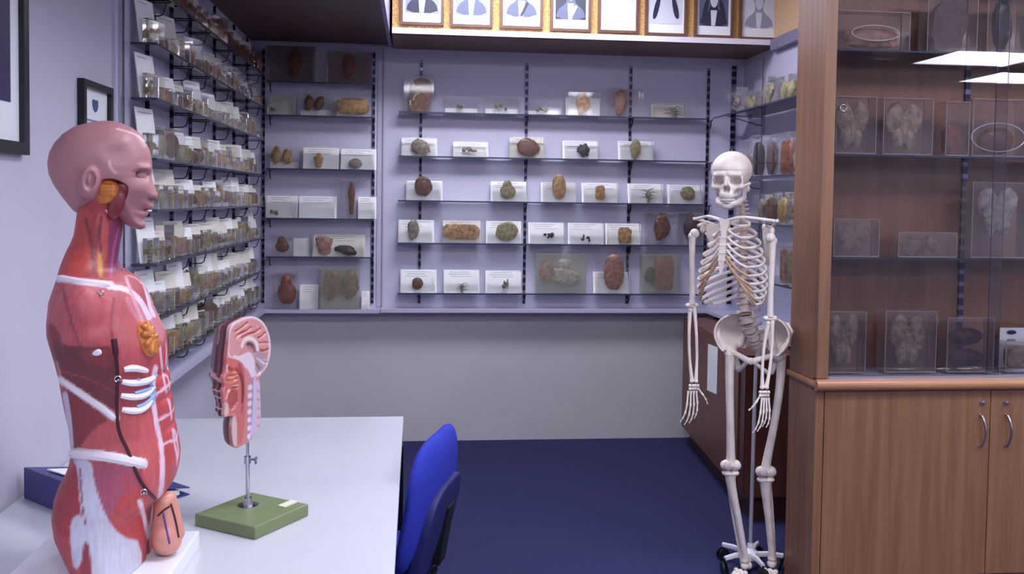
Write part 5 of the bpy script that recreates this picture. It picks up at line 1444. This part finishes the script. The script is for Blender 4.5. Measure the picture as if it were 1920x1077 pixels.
# inner upright and shelves
ux = atY(1806, 430, CYB-.02).x
cb(ux-.011, ux+.011, CYB-.022, CYB-.012, zn1, CTOP-.03).build('shelf_rail', m_slot, cab)
CZ = [atY(1570, y, CYF+.05).z for y in (91, 288, 483)]
for z in CZ:
    sh = cb(cx0+.024, cx1-.022, CYF+.05, CYB-.024, z-.006, z, .001).build('glass_shelf_panel', m_glass, cab)
    MB().box(cx0+.024+ox_, cx1-.022+ox_, .0478, .0498, z-.007, z+.0005).build('shelf_edge', m_gedge, sh)
# sliding glass doors
m_pane = clear('door_glass', (.90, .90, .92), .62, .0)
xdj = atY(1872, 400, CYF+.015).x
g1 = cb(cxs-.01, xdj+.02, CYF+.012, CYF+.016, zn1, CTOP-.03, .0008).build('glass_door', m_pane, cab)
g2 = cb(xdj-.02, cx1-.02, CYF+.022, CYF+.026, zn1, CTOP-.03, .0008).build('glass_door', m_pane, cab)
for gd, x, y in ((g1, xdj+.0205, .014), (g2, xdj-.0215, .024)):
    MB().box(x+ox_, x+.001+ox_, y-.002, y+.002, zn1, CTOP-.03).build('pane_edge', m_gedge, gd)
kn_ = atY(1581, 203, CYF+.011); R = Matrix.Translation((kn_.x+ox_, .0115, kn_.z)) @ Matrix.Rotation(math.radians(90), 4, 'X')
rg = MB(); rg.tube([R@Vector((.0125*math.cos(t), .0125*math.sin(t), .001)) for t in np.linspace(0, 2*math.pi, 20)[:-1]], .003, 8, closed=True); rg.build('finger_ring', m_chrome, g1, smooth=True)
MB().box(cxs+ox_, cx1-.02+ox_, .004, .03, zn1-.001, zn1+.006).build('sliding_track', mat('grey_track', (150, 150, 168), .4, metal=.4), cab)
# contents
m_brn = clear('aged_acrylic', (.97, .95, .93), 1.2, .06, haze=.10, hcol=(.60, .54, .50))
m_glint = mat('painted_edge_glint', (176, 164, 160), .2, coat=.4)
def cabrow(items, z, where, seed0):
    for i, (x0, y0, x1, y1, kind, c, orc, what) in enumerate(items):
        Y = CYF+.075; A = atY(x0, y1, Y); Bq = atY(x1, y1, Y); w = Bq.x-A.x; h = (y1-y0)/FPX*Y
        ow = (orc[2]-orc[0])/FPX*Y; oh = (orc[3]-orc[1])/FPX*Y
        specimen(((A.x+Bq.x)/2, Y, z+.0012), 0, w, h, .09, (kind, c, ((orc[0]+orc[2])-(x0+x1))/2/FPX*Y, max(.004, (y1-orc[3])/FPX*Y), ow, oh), 'none', '%s, %s' % (what, where), 'specimen blocks in the glazed cabinet', seed0+i, m_brn)
        eb = [o for o in COL.objects if o.type == 'EMPTY'][-1]; q_ = .0022
        MB().box(-w/2, -w/2+q_, -.001, .001, 0, h).box(w/2-q_, w/2, -.001, .001, 0, h).box(-w/2, w/2, -.001, .001, h-q_, h).box(-w/2, w/2, -.001, .001, 0, .004).build('edge_glint_strip', m_glint, eb)  # pale strips paint the light caught along the block's edges
cabrow([(1568, 12, 1706, 88, 'slab', 'pink', (1590, 44, 1692, 80), 'long clear block with a purple-brown slice'),
        (1738, -30, 1832, 88, 'head', 'purple', (1745, -20, 1825, 84), 'tall clear block with a dark brown organ'),
        (1850, -30, 1925, 90, 'leaf', 'dark', (1862, -20, 1912, 84), 'tall dark block with ragged tissue')], CZ[0], 'top shelf of the glazed cabinet', 700)
cabrow([(1566, 172, 1642, 284, 'brain', 'taupe', (1572, 180, 1636, 278), 'clear block with grey brain slices'),
        (1655, 174, 1748, 285, 'brain', 'taupe', (1664, 180, 1738, 280), 'wide clear block with patterned grey brain slices'),
        (1772, 180, 1816, 287, 'slab', 'red', (1776, 226, 1808, 283), 'narrow block with a red-brown slab'),
        (1822, 176, 1922, 290, 'oval', 'brown', (1838, 230, 1916, 286), 'large block with a brown oval organ')], CZ[1], 'second shelf of the glazed cabinet', 720)
cabrow([(1562, 404, 1648, 479, 'brain', 'taupe', (1572, 412, 1640, 474), 'faint clear block with a grey brain slice'),
        (1684, 430, 1794, 480, 'pair', 'taupe', (1694, 438, 1770, 474), 'low clear block with dark patterned slices'),
        (1820, 331, 1925, 482, 'brain', 'pale', (1838, 340, 1918, 446), 'big clear block with pale coronal brain slices')], CZ[2], 'third shelf of the glazed cabinet', 740)
cabrow([(1552, 572, 1622, 694, 'brain', 'taupe', (1556, 580, 1616, 688), 'milky clear block with grey brain slices'),
        (1658, 574, 1754, 697, 'brain', 'taupe', (1672, 584, 1744, 692), 'clear block with two brown brain slices'),
        (1774, 590, 1862, 700, 'oval', 'purple', (1782, 655, 1856, 692), 'clear block with two dark purple discs'),
        (1884, 640, 1960, 702, 'slab', 'taupe', (1892, 652, 1950, 696), 'squat block with a grey slab')], zn1+.006, 'floor of the glazed cabinet', 760)
e = [o for o in COL.objects if o.type == 'EMPTY' and 'two dark purple discs' in str(o.get('label', ''))][0]
mb = organ('oval', .145, .07, .045, 6); mb.v = [(x, y+.036, z+.105) for x, y, z in mb.v]; mb.build('preserved_organ', om('purple'), e, smooth=True)
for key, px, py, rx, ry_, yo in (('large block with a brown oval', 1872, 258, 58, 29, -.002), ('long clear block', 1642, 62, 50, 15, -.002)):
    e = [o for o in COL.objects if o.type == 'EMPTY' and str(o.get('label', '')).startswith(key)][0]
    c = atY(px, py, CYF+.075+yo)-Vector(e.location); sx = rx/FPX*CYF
    MB().tube([(c.x+sx*math.cos(t), c.y, max(.006, c.z+ry_/FPX*CYF*math.sin(t))) for t in np.linspace(0, 2*math.pi, 28)[:-1]], .0024, 6, closed=True).build('oval_ring', mat('pale_ring', (200, 200, 212), .15, coat=.5) if key[0:5] == 'large' else m_groove, e, smooth=True)  # pale oval rings set on the fronts of two blocks
# oval ring on the second shelf and a white card on the floor of the cabinet
c = atY(1872, 288, CYF+.13)
# white framed card at the back of the cabinet floor
A = atY(1872, 700, CYB-.05); Bq = atY(1960, 615, CYB-.05)
wc = empty('white_card_frame', (A.x, CYB-.05, zn1+.001), 0, 'white card frame with a dark clip leaning at the back of the cabinet floor', 'card')
w_, h_ = Bq.x-A.x, Bq.z-(zn1+.001)
MB().box(0, w_, 0, .004, 0, h_).build('card', m_card, wc)
MB().ball((.05, -.004, h_-.018), (.022, .004, .009), 10).build('clip', mat('navy_clip', (40, 44, 96), .4), wc, smooth=True)

# ================================================================== wooden unit below the ledge behind the skeleton
m_red = wood('red_brown_veneer', (92, 52, 42), (112, 66, 52), 'z', .5)
m_red2 = wood('dark_red_veneer', (62, 32, 30), (80, 42, 38), 'z', .5)
P1 = at(1279, 798, 2, .12); P2 = at(1394, 934, 2, .12)
P1.y = min(P1.y, D-.03)
print('wood unit', P1, P2)
un_ = empty('low_cupboard', (P2.x, P2.y, 0), 0, 'red-brown wooden cupboard under the ledge behind the skeleton', 'cupboard')
def up(pts): return [(x-P2.x, y-P2.y) for x, y in pts]
ztop = .815
slab_poly(up([(P1.x, P1.y), (P2.x, P2.y), (XR-.01, P2.y), (XR-.01, P1.y)]), .12, ztop).build('body', m_red, un_)
dd_ = Vector((P1.x-P2.x, P1.y-P2.y)).normalized(); ndx, ndy = -dd_.y, dd_.x
def face_strip(t0, t1, z0, z1, th):
    a = Vector((P2.x, P2.y))+dd_*t0; b = Vector((P2.x, P2.y))+dd_*t1; n_ = Vector((ndx, ndy))*th
    if n_.x > 0: n_ = -n_
    return slab_poly(up([(a.x, a.y), (b.x, b.y), (b.x+n_.x, b.y+n_.y), (a.x+n_.x, a.y+n_.y)]), z0, z1)
Lf = (Vector((P1.x, P1.y))-Vector((P2.x, P2.y))).length
face_strip(.0, .09, .12, ztop, .004).build('end_panel', m_red2, un_)
face_strip(Lf-.05, Lf, .12, ztop, .004).build('end_panel', m_red2, un_)
face_strip(.095, Lf-.055, .13, ztop-.01, .012).build('door', m_red, un_)
slab_poly(up([(P1.x+.05, P1.y), (P2.x+.05, P2.y+.03), (XR-.01, P2.y+.03), (XR-.01, P1.y)]), .0, .12).build('plinth', m_red2, un_)
# notice taped to its door
n_ = Vector((ndx, ndy, 0)); n_ = -n_ if n_.x > 0 else n_
def on_face(px, py):
    o = Vector(CAM.tolist()); d = Vector(ray(px, py).tolist()); p0 = Vector((P2.x, P2.y, 0))+n_*.0135
    t = (p0-o).dot(n_)/d.dot(n_); return o+d*t
q = [on_face(*p) for p in ((1326, 732), (1344, 740), (1346, 652), (1328, 645))]
ntc = MB(); ntc.add([p for p in q]+[p+n_*.0015 for p in q], [(0, 1, 2, 3), (7, 6, 5, 4), (0, 1, 5, 4), (1, 2, 6, 5), (2, 3, 7, 6), (3, 0, 4, 7)])
tag(ntc.build('paper_notice', m_card), 'narrow white paper notice fixed to the red-brown cupboard door', 'notice')

# ================================================================== portraits above the alcove
m_fr = wood('walnut_frame', (92, 60, 48), (112, 76, 58), 'z', .4)
m_print = [mat('grey_photo_print', (150, 156, 176), .4), mat('dark_photo_ink', (42, 44, 70), .4), mat('pale_photo_ink', (214, 218, 230), .4), mat('mid_photo_ink', (96, 102, 132), .4)]
m_matb = mat('white_mount', (242, 243, 248), .5)
nb = Vector((dv.y, -dv.x, 0)); nb = nb if nb.y < 0 else -nb
pb = Vector((pl.x, pl.y+.03, 0))+nb*.001
def on_board(px, py, off=0.0):
    o = Vector(CAM.tolist()); d = Vector(ray(px, py).tolist()); p0 = pb+nb*off; t = (p0-o).dot(nb)/d.dot(nb); return o+d*t
fr_x = [(750, 832, 48), (844, 923, 52), (937, 1017, 55), (1031, 1107, 60), (1120, 1196, 63), (1208, 1286, 68), (1300, 1373, 72), (1384, 1458, 76)]
looks = ['portrait with dark shoulders', 'portrait with a pale lower half', 'portrait with a bright face and tie', 'portrait with dark jacket and lapel', 'faded portrait, nearly white', 'portrait with dark hair at both sides', 'portrait of a long dark-haired sitter', 'portrait with pale coat']
# world up frame on the board: u = along, z = up
ub = Vector((-nb.y, nb.x, 0)); ub = ub if ub.x > 0 else -ub
for i, (x0, x1, yb) in enumerate(fr_x):
    a = on_board(x0, yb); b = on_board(x1, yb); w = (b-a).dot(ub); zb_ = (a.z+b.z)/2; h = min(.36, CEIL-.03-zb_); f = .016
    e = empty('picture_frame', (a+b)/2*1.0, 0, '%s in a walnut frame, %s from the dark bulkhead' % (looks[i], ORD[i]), 'picture', 'portraits on the cork board')
    e.location = Vector(((a.x+b.x)/2, (a.y+b.y)/2, zb_))
    def bb(u0, u1, z0, z1, t0, t1):
        v = [ub*u+nb*t+Vector((0, 0, z)) for z in (z0, z1) for t in (t0, t1) for u in (u0, u1)]
        return MB().add(v, [(0, 2, 3, 1), (4, 5, 7, 6), (0, 1, 5, 4), (2, 6, 7, 3), (0, 4, 6, 2), (1, 3, 7, 5)])
    fm = bb(-w/2, w/2, 0, f, 0, .02); 
    for q_ in (bb(-w/2, -w/2+f, f, h-f, 0, .02), bb(w/2-f, w/2, f, h-f, 0, .02), bb(-w/2, w/2, h-f, h, 0, .02)): fm.add(q_.v, q_.f)
    fm.build('frame', m_fr, e)
    bb(-w/2+f, w/2-f, f, h-f, .001, .006).build('mount', m_matb, e)
    iw = w/2-f-.014; z0 = f+.055; z1 = h-f-.02
    ph = bb(-iw, iw, z0, z1, .0062, .0078).build('photograph', m_print[(0, 0, 2, 1, 2, 2, 3, 2)[i]], e)
    r4 = random.Random(i+3)
    def flat(pts, m, t):
        n = len(pts); v = [ub*u+nb*t+Vector((0, 0, z)) for u, z in pts]+[ub*u+nb*(t+.0006)+Vector((0, 0, z)) for u, z in pts]
        MB().add(v, [tuple(range(n)), tuple(range(2*n-1, n-1, -1))]+[(k, (k+1) % n, n+(k+1) % n, n+k) for k in range(n)]).build('portrait_figure', m, ph)
    zz = z1-z0
    sh = smooth_poly([(-iw*.98, z0), (-iw*.85, z0+zz*.22), (-iw*.3, z0+zz*.36), (-iw*.25, z0+zz*.5), (-iw*.4, z0+zz*.66), (-iw*.3, z0+zz*.85), (0, z0+zz*.92), (iw*.3, z0+zz*.85), (iw*.4, z0+zz*.66), (iw*.25, z0+zz*.5), (iw*.3, z0+zz*.36), (iw*.85, z0+zz*.22), (iw*.98, z0)], 1)
    flat(sh, m_print[(1, 3, 3, 3, 2, 2, 1, 0)[i]], .0080)
    flat([(-iw*.16, z0+.001), (iw*.1, z0+.001), (iw*.22, z0+zz*.36), (-iw*.22, z0+zz*.36)], m_print[2], .0088)
    flat(smooth_poly([(-iw*.26, z0+zz*.5), (0, z0+zz*.4), (iw*.26, z0+zz*.5), (iw*.28, z0+zz*.72), (0, z0+zz*.84), (-iw*.28, z0+zz*.72)], 2), m_print[2], .0096)
    if i in (2, 3): flat([(-iw*.1, z0+.004), (iw*.05, z0+.002), (iw*.45, z0+zz*.3), (iw*.3, z0+zz*.33)], m_print[1 if i == 2 else 2], .0098)
    if i in (5, 6): 
        flat(smooth_poly([(-iw*.9, z0+zz*.1), (-iw*.6, z0+zz*.1), (-iw*.3, z0+zz*.6), (-iw*.6, z0+zz*.6)], 2), m_print[1], .0098); flat(smooth_poly([(iw*.9, z0+zz*.12), (iw*.55, z0+zz*.12), (iw*.3, z0+zz*.6), (iw*.6, z0+zz*.6)], 2), m_print[1], .0098)

# ================================================================== pictures on the side wall
m_black = mat('black_frame', (20, 18, 26), .35)
def wall_picture(ya, yb, z0, z1, f, label, cat='picture'):
    e = empty('picture_frame', (XL, (ya+yb)/2, z0), 0, label, cat, None); hw = (yb-ya)/2; h = z1-z0
    MB().box(.001, .022, -hw, hw, 0, f).box(.001, .022, -hw, hw, h-f, h).box(.001, .022, -hw, -hw+f, f, h-f).box(.001, .022, hw-f, hw, f, h-f).build('frame', m_black, e)
    MB().box(.002, .008, -hw+f, hw-f, f, h-f).build('mount', m_matb, e)
    return e, hw, h
A = atX(144, 146, XL); Bq = atX(200, 160, XL)
e, hw, h = wall_picture(A.y, Bq.y, A.z-.40, A.z, .022, 'small black-framed certificate with a blue crest above the torso head')
cr_ = smooth_poly([(-.028, .05), (-.02, .062), (0, .056), (.02, .062), (.028, .05), (.024, .012), (0, -.012), (-.024, .012)], 1)
Mz = Matrix.Translation((.0085, 0, h-.125)) @ Matrix.Rotation(math.radians(90), 4, 'Z')
mb = MB(); n = len(cr_); mb.add([(.0082, u, h-.088+z*.6) for u, z in cr_]+[(.0090, u, h-.088+z*.6) for u, z in cr_], [tuple(range(n)), tuple(range(2*n-1, n-1, -1))]+[(k, (k+1) % n, n+(k+1) % n, n+k) for k in range(n)])
mb.build('crest', mat('navy_crest_ink', (66, 84, 128), .5), e)
mb = MB()
for k, (wd, zz) in enumerate(((.085, .118), (.07, .132), (.09, .146))): mb.box(.0082, .0086, -wd, wd, h-zz-.006, h-zz)
mb.build('printed_lines', mat('blue_print', (120, 140, 176), .6), e)
A = atX(39, 180, XL); z0 = atX(20, 289, XL).z
e, hw, h = wall_picture(A.y-.62, A.y, z0, z0+.86, .032, 'large black-framed picture with a wide cream mount and dark purple image')
MB().box(.0085, .010, -hw+.09, hw-.085, .13, h-.10).build('print', mat('dark_purple_print', (44, 38, 84), .4, noise=.3, nscale=5), e)
MB().box(.0104, .0112, -hw+.10, hw-.090, h*.46, h*.50).build('violet_band', mat('violet_ink', (96, 60, 120), .4), e)

# ================================================================== ring binder on the table
m_bind = mat('blue_binder_cover', (58, 58, 122), .45)
b0_ = atZ(30, 935, .7505); b1_ = atZ(104, 966, .7505)
dx = (b1_-b0_); dx.z = 0; dx.normalize(); ny = Vector((-dx.y, dx.x, 0)); ny = ny if ny.y > 0 else -ny
bd = empty('ring_binder', (b0_.x+.02, b0_.y, .7505), math.atan2(dx.y, dx.x), 'blue lever arch binder with white papers lying behind the torso model', 'binder')
hS = (935-880)/FPX*b0_.y*1.02
MB().rbox(0, .31, 0, .004, 0, hS, .001).build('spine', m_bind, bd)
MB().rbox(0, .31, .004, .285, 0, .003, .001).build('lower_cover', m_bind, bd)
MB().add([(0, .004, hS-.003), (.31, .004, hS-.003), (.31, .285, .018), (0, .285, .018), (0, .004, hS), (.31, .004, hS), (.31, .285, .021), (0, .285, .021)], [(3, 2, 1, 0), (4, 5, 6, 7), (0, 1, 5, 4), (1, 2, 6, 5), (2, 3, 7, 6), (3, 0, 4, 7)]).build('upper_cover', m_bind, bd)
MB().add([(.012, .03, .004), (.298, .03, .004), (.298, .262, .004), (.012, .262, .004), (.012, .03, hS-.022), (.298, .03, hS-.022), (.298, .262, .016), (.012, .262, .016)], [(3, 2, 1, 0), (4, 5, 6, 7), (0, 1, 5, 4), (1, 2, 6, 5), (2, 3, 7, 6), (3, 0, 4, 7)]).build('paper_block', m_card, bd)
ps = empty('paper_sheet', (0, 0, 0), 0)
bpy.data.objects.remove(ps)
pst = MB().box(0, .21, 0, .16, 0, .003, Matrix.Translation(Vector(bd.location)+dx*.06+ny*.03+Vector((0, 0, hS-(hS-.021)*.026/.281+.003))) @ Matrix.Rotation(math.atan2(dx.y, dx.x), 4, 'Z') @ Matrix.Rotation(-math.atan2(hS-.021, .281), 4, 'X') @ Matrix.Rotation(.1, 4, 'Z'))
tag(pst.build('loose_papers', m_card), 'few loose white sheets lying on top of the blue binder', 'paper')

# ================================================================== office chair
m_blue = mat('royal_blue_fabric', (48, 58, 168), .85, noise=.12, nscale=200, bump=.3, bscale=400, spec=.2)
m_blk = mat('black_plastic', (14, 14, 18), .5)
CHY = 2.80
c0 = atY(828, 930, CHY)
ch = empty('office_chair', (c0.x-.24, CHY, 0), math.radians(-17), 'blue upholstered office chair seen edge-on, pushed in at the end of the white table', 'chair')
chm = (Matrix.Translation(ch.location) @ Matrix.Rotation(math.radians(-17), 4, 'Z')).inverted()
ztp = atY(826, 797, CHY).z; zbt = atY(800, 1040, CHY).z
xt = (chm @ atY(826, 930, CHY)).x; 
g = Grid((xt-.14, -.25, zbt-.06), (xt+.13, .25, ztp+.03), .006)
hh_ = ztp-zbt; zc2 = (ztp+zbt)/2
yy_ = g.Y/.215; zz_ = (g.Z-zc2)/(hh_/2)
rr2 = (np.abs(yy_)**3.6+np.abs(zz_)**3.6)**(1/3.6)
curve = xt+.0+(g.Z-zc2)*.17-.018*(g.Y/.215)**2-.02*((g.Z-zc2)/.2)**2
thk = .034*np.sqrt(np.clip(1-rr2**4, 0, 1))+.0
g.F = np.maximum(np.abs(g.X-curve)-thk-.001, (rr2-1)*.2).astype(np.float32)
V, Q = g.mesh(); fast_obj('backrest', V, Q, m_blue, ch)
g2_ = Grid((xt-.10, -.23, zbt-.06), (xt+.15, .23, ztp-.0), .006)
zz_ = (g2_.Z-zc2+.10)/(hh_/2*.80); yy_ = g2_.Y/.165; rr2 = (np.abs(yy_)**3.2+np.abs(zz_)**3.2)**(1/3.2)
curve = xt+.036+(g2_.Z-zc2)*.17-.018*(g2_.Y/.215)**2-.02*((g2_.Z-zc2)/.2)**2
g2_.F = np.maximum(np.abs(g2_.X-curve)-.016, (rr2-1)*.2).astype(np.float32)
V, Q = g2_.mesh(); fast_obj('back_shell', V, Q, mat('dark_blue_shell', (28, 32, 96), .6), ch)
pA = chm @ atY(853, 928, CHY); pB = chm @ atY(826, 1075, CHY)
MB().rbox(-.008, .014, -.035, .035, -.18, 0, .004, Matrix.Translation((pA.x, 0, pA.z)) @ Matrix.Rotation(math.atan2(pA.x-pB.x, pA.z-pB.z), 4, 'Y')).build('back_bar', m_blk, ch)
zs_ = .47
MB().tube(smooth3([(pB.x, 0, pB.z+.04), (pB.x-.01, 0, pB.z-.03), (pB.x-.08, 0, .41), (0, 0, .40)]), [(.028, .008)]*len(smooth3([(0, 0, 0)]*4)), 8).build('back_bracket', m_blk, ch, smooth=True)
sxe = (chm @ atY(749, 1060, CHY)).x
MB().rbox(sxe-.46, sxe, -.23, .23, zs_-.07, zs_+.0, .03).build('seat', m_blue, ch)
MB().rbox(sxe-.40, sxe-.05, -.18, .18, zs_-.10, zs_-.068, .01).build('seat_pan', m_blk, ch)
sc_ = sxe-.23
MB().lathe([(.028, .12), (.028, .25), (.018, .252), (.018, zs_-.09)], 16, Matrix.Translation((sc_, 0, 0))).build('gas_column', m_blk, ch, smooth=True)
for k in range(5):
    a = k*2*math.pi/5+.5; c, s_ = math.cos(a), math.sin(a)
    lg = MB().tube([(sc_+.02*c, .02*s_, .115), (sc_+.16*c, .16*s_, .10), (sc_+.29*c, .29*s_, .075)], [(.02, .016), (.018, .013), (.014, .010)], 8).build('base_leg', m_blk, ch, smooth=True)
    w = MB(); R = Matrix.Translation((sc_+.29*c, .29*s_, .0265)) @ Matrix.Rotation(a+.9, 4, 'Z') @ Matrix.Rotation(math.radians(90), 4, 'X')
    w.lathe([(.02, -.02), (.026, -.018), (.026, .018), (.02, .02)], 16, R).tube([(sc_+.29*c, .29*s_, .04), (sc_+.29*c, .29*s_, .08)], .006, 8); w.build('caster', m_blk, lg, smooth=True)
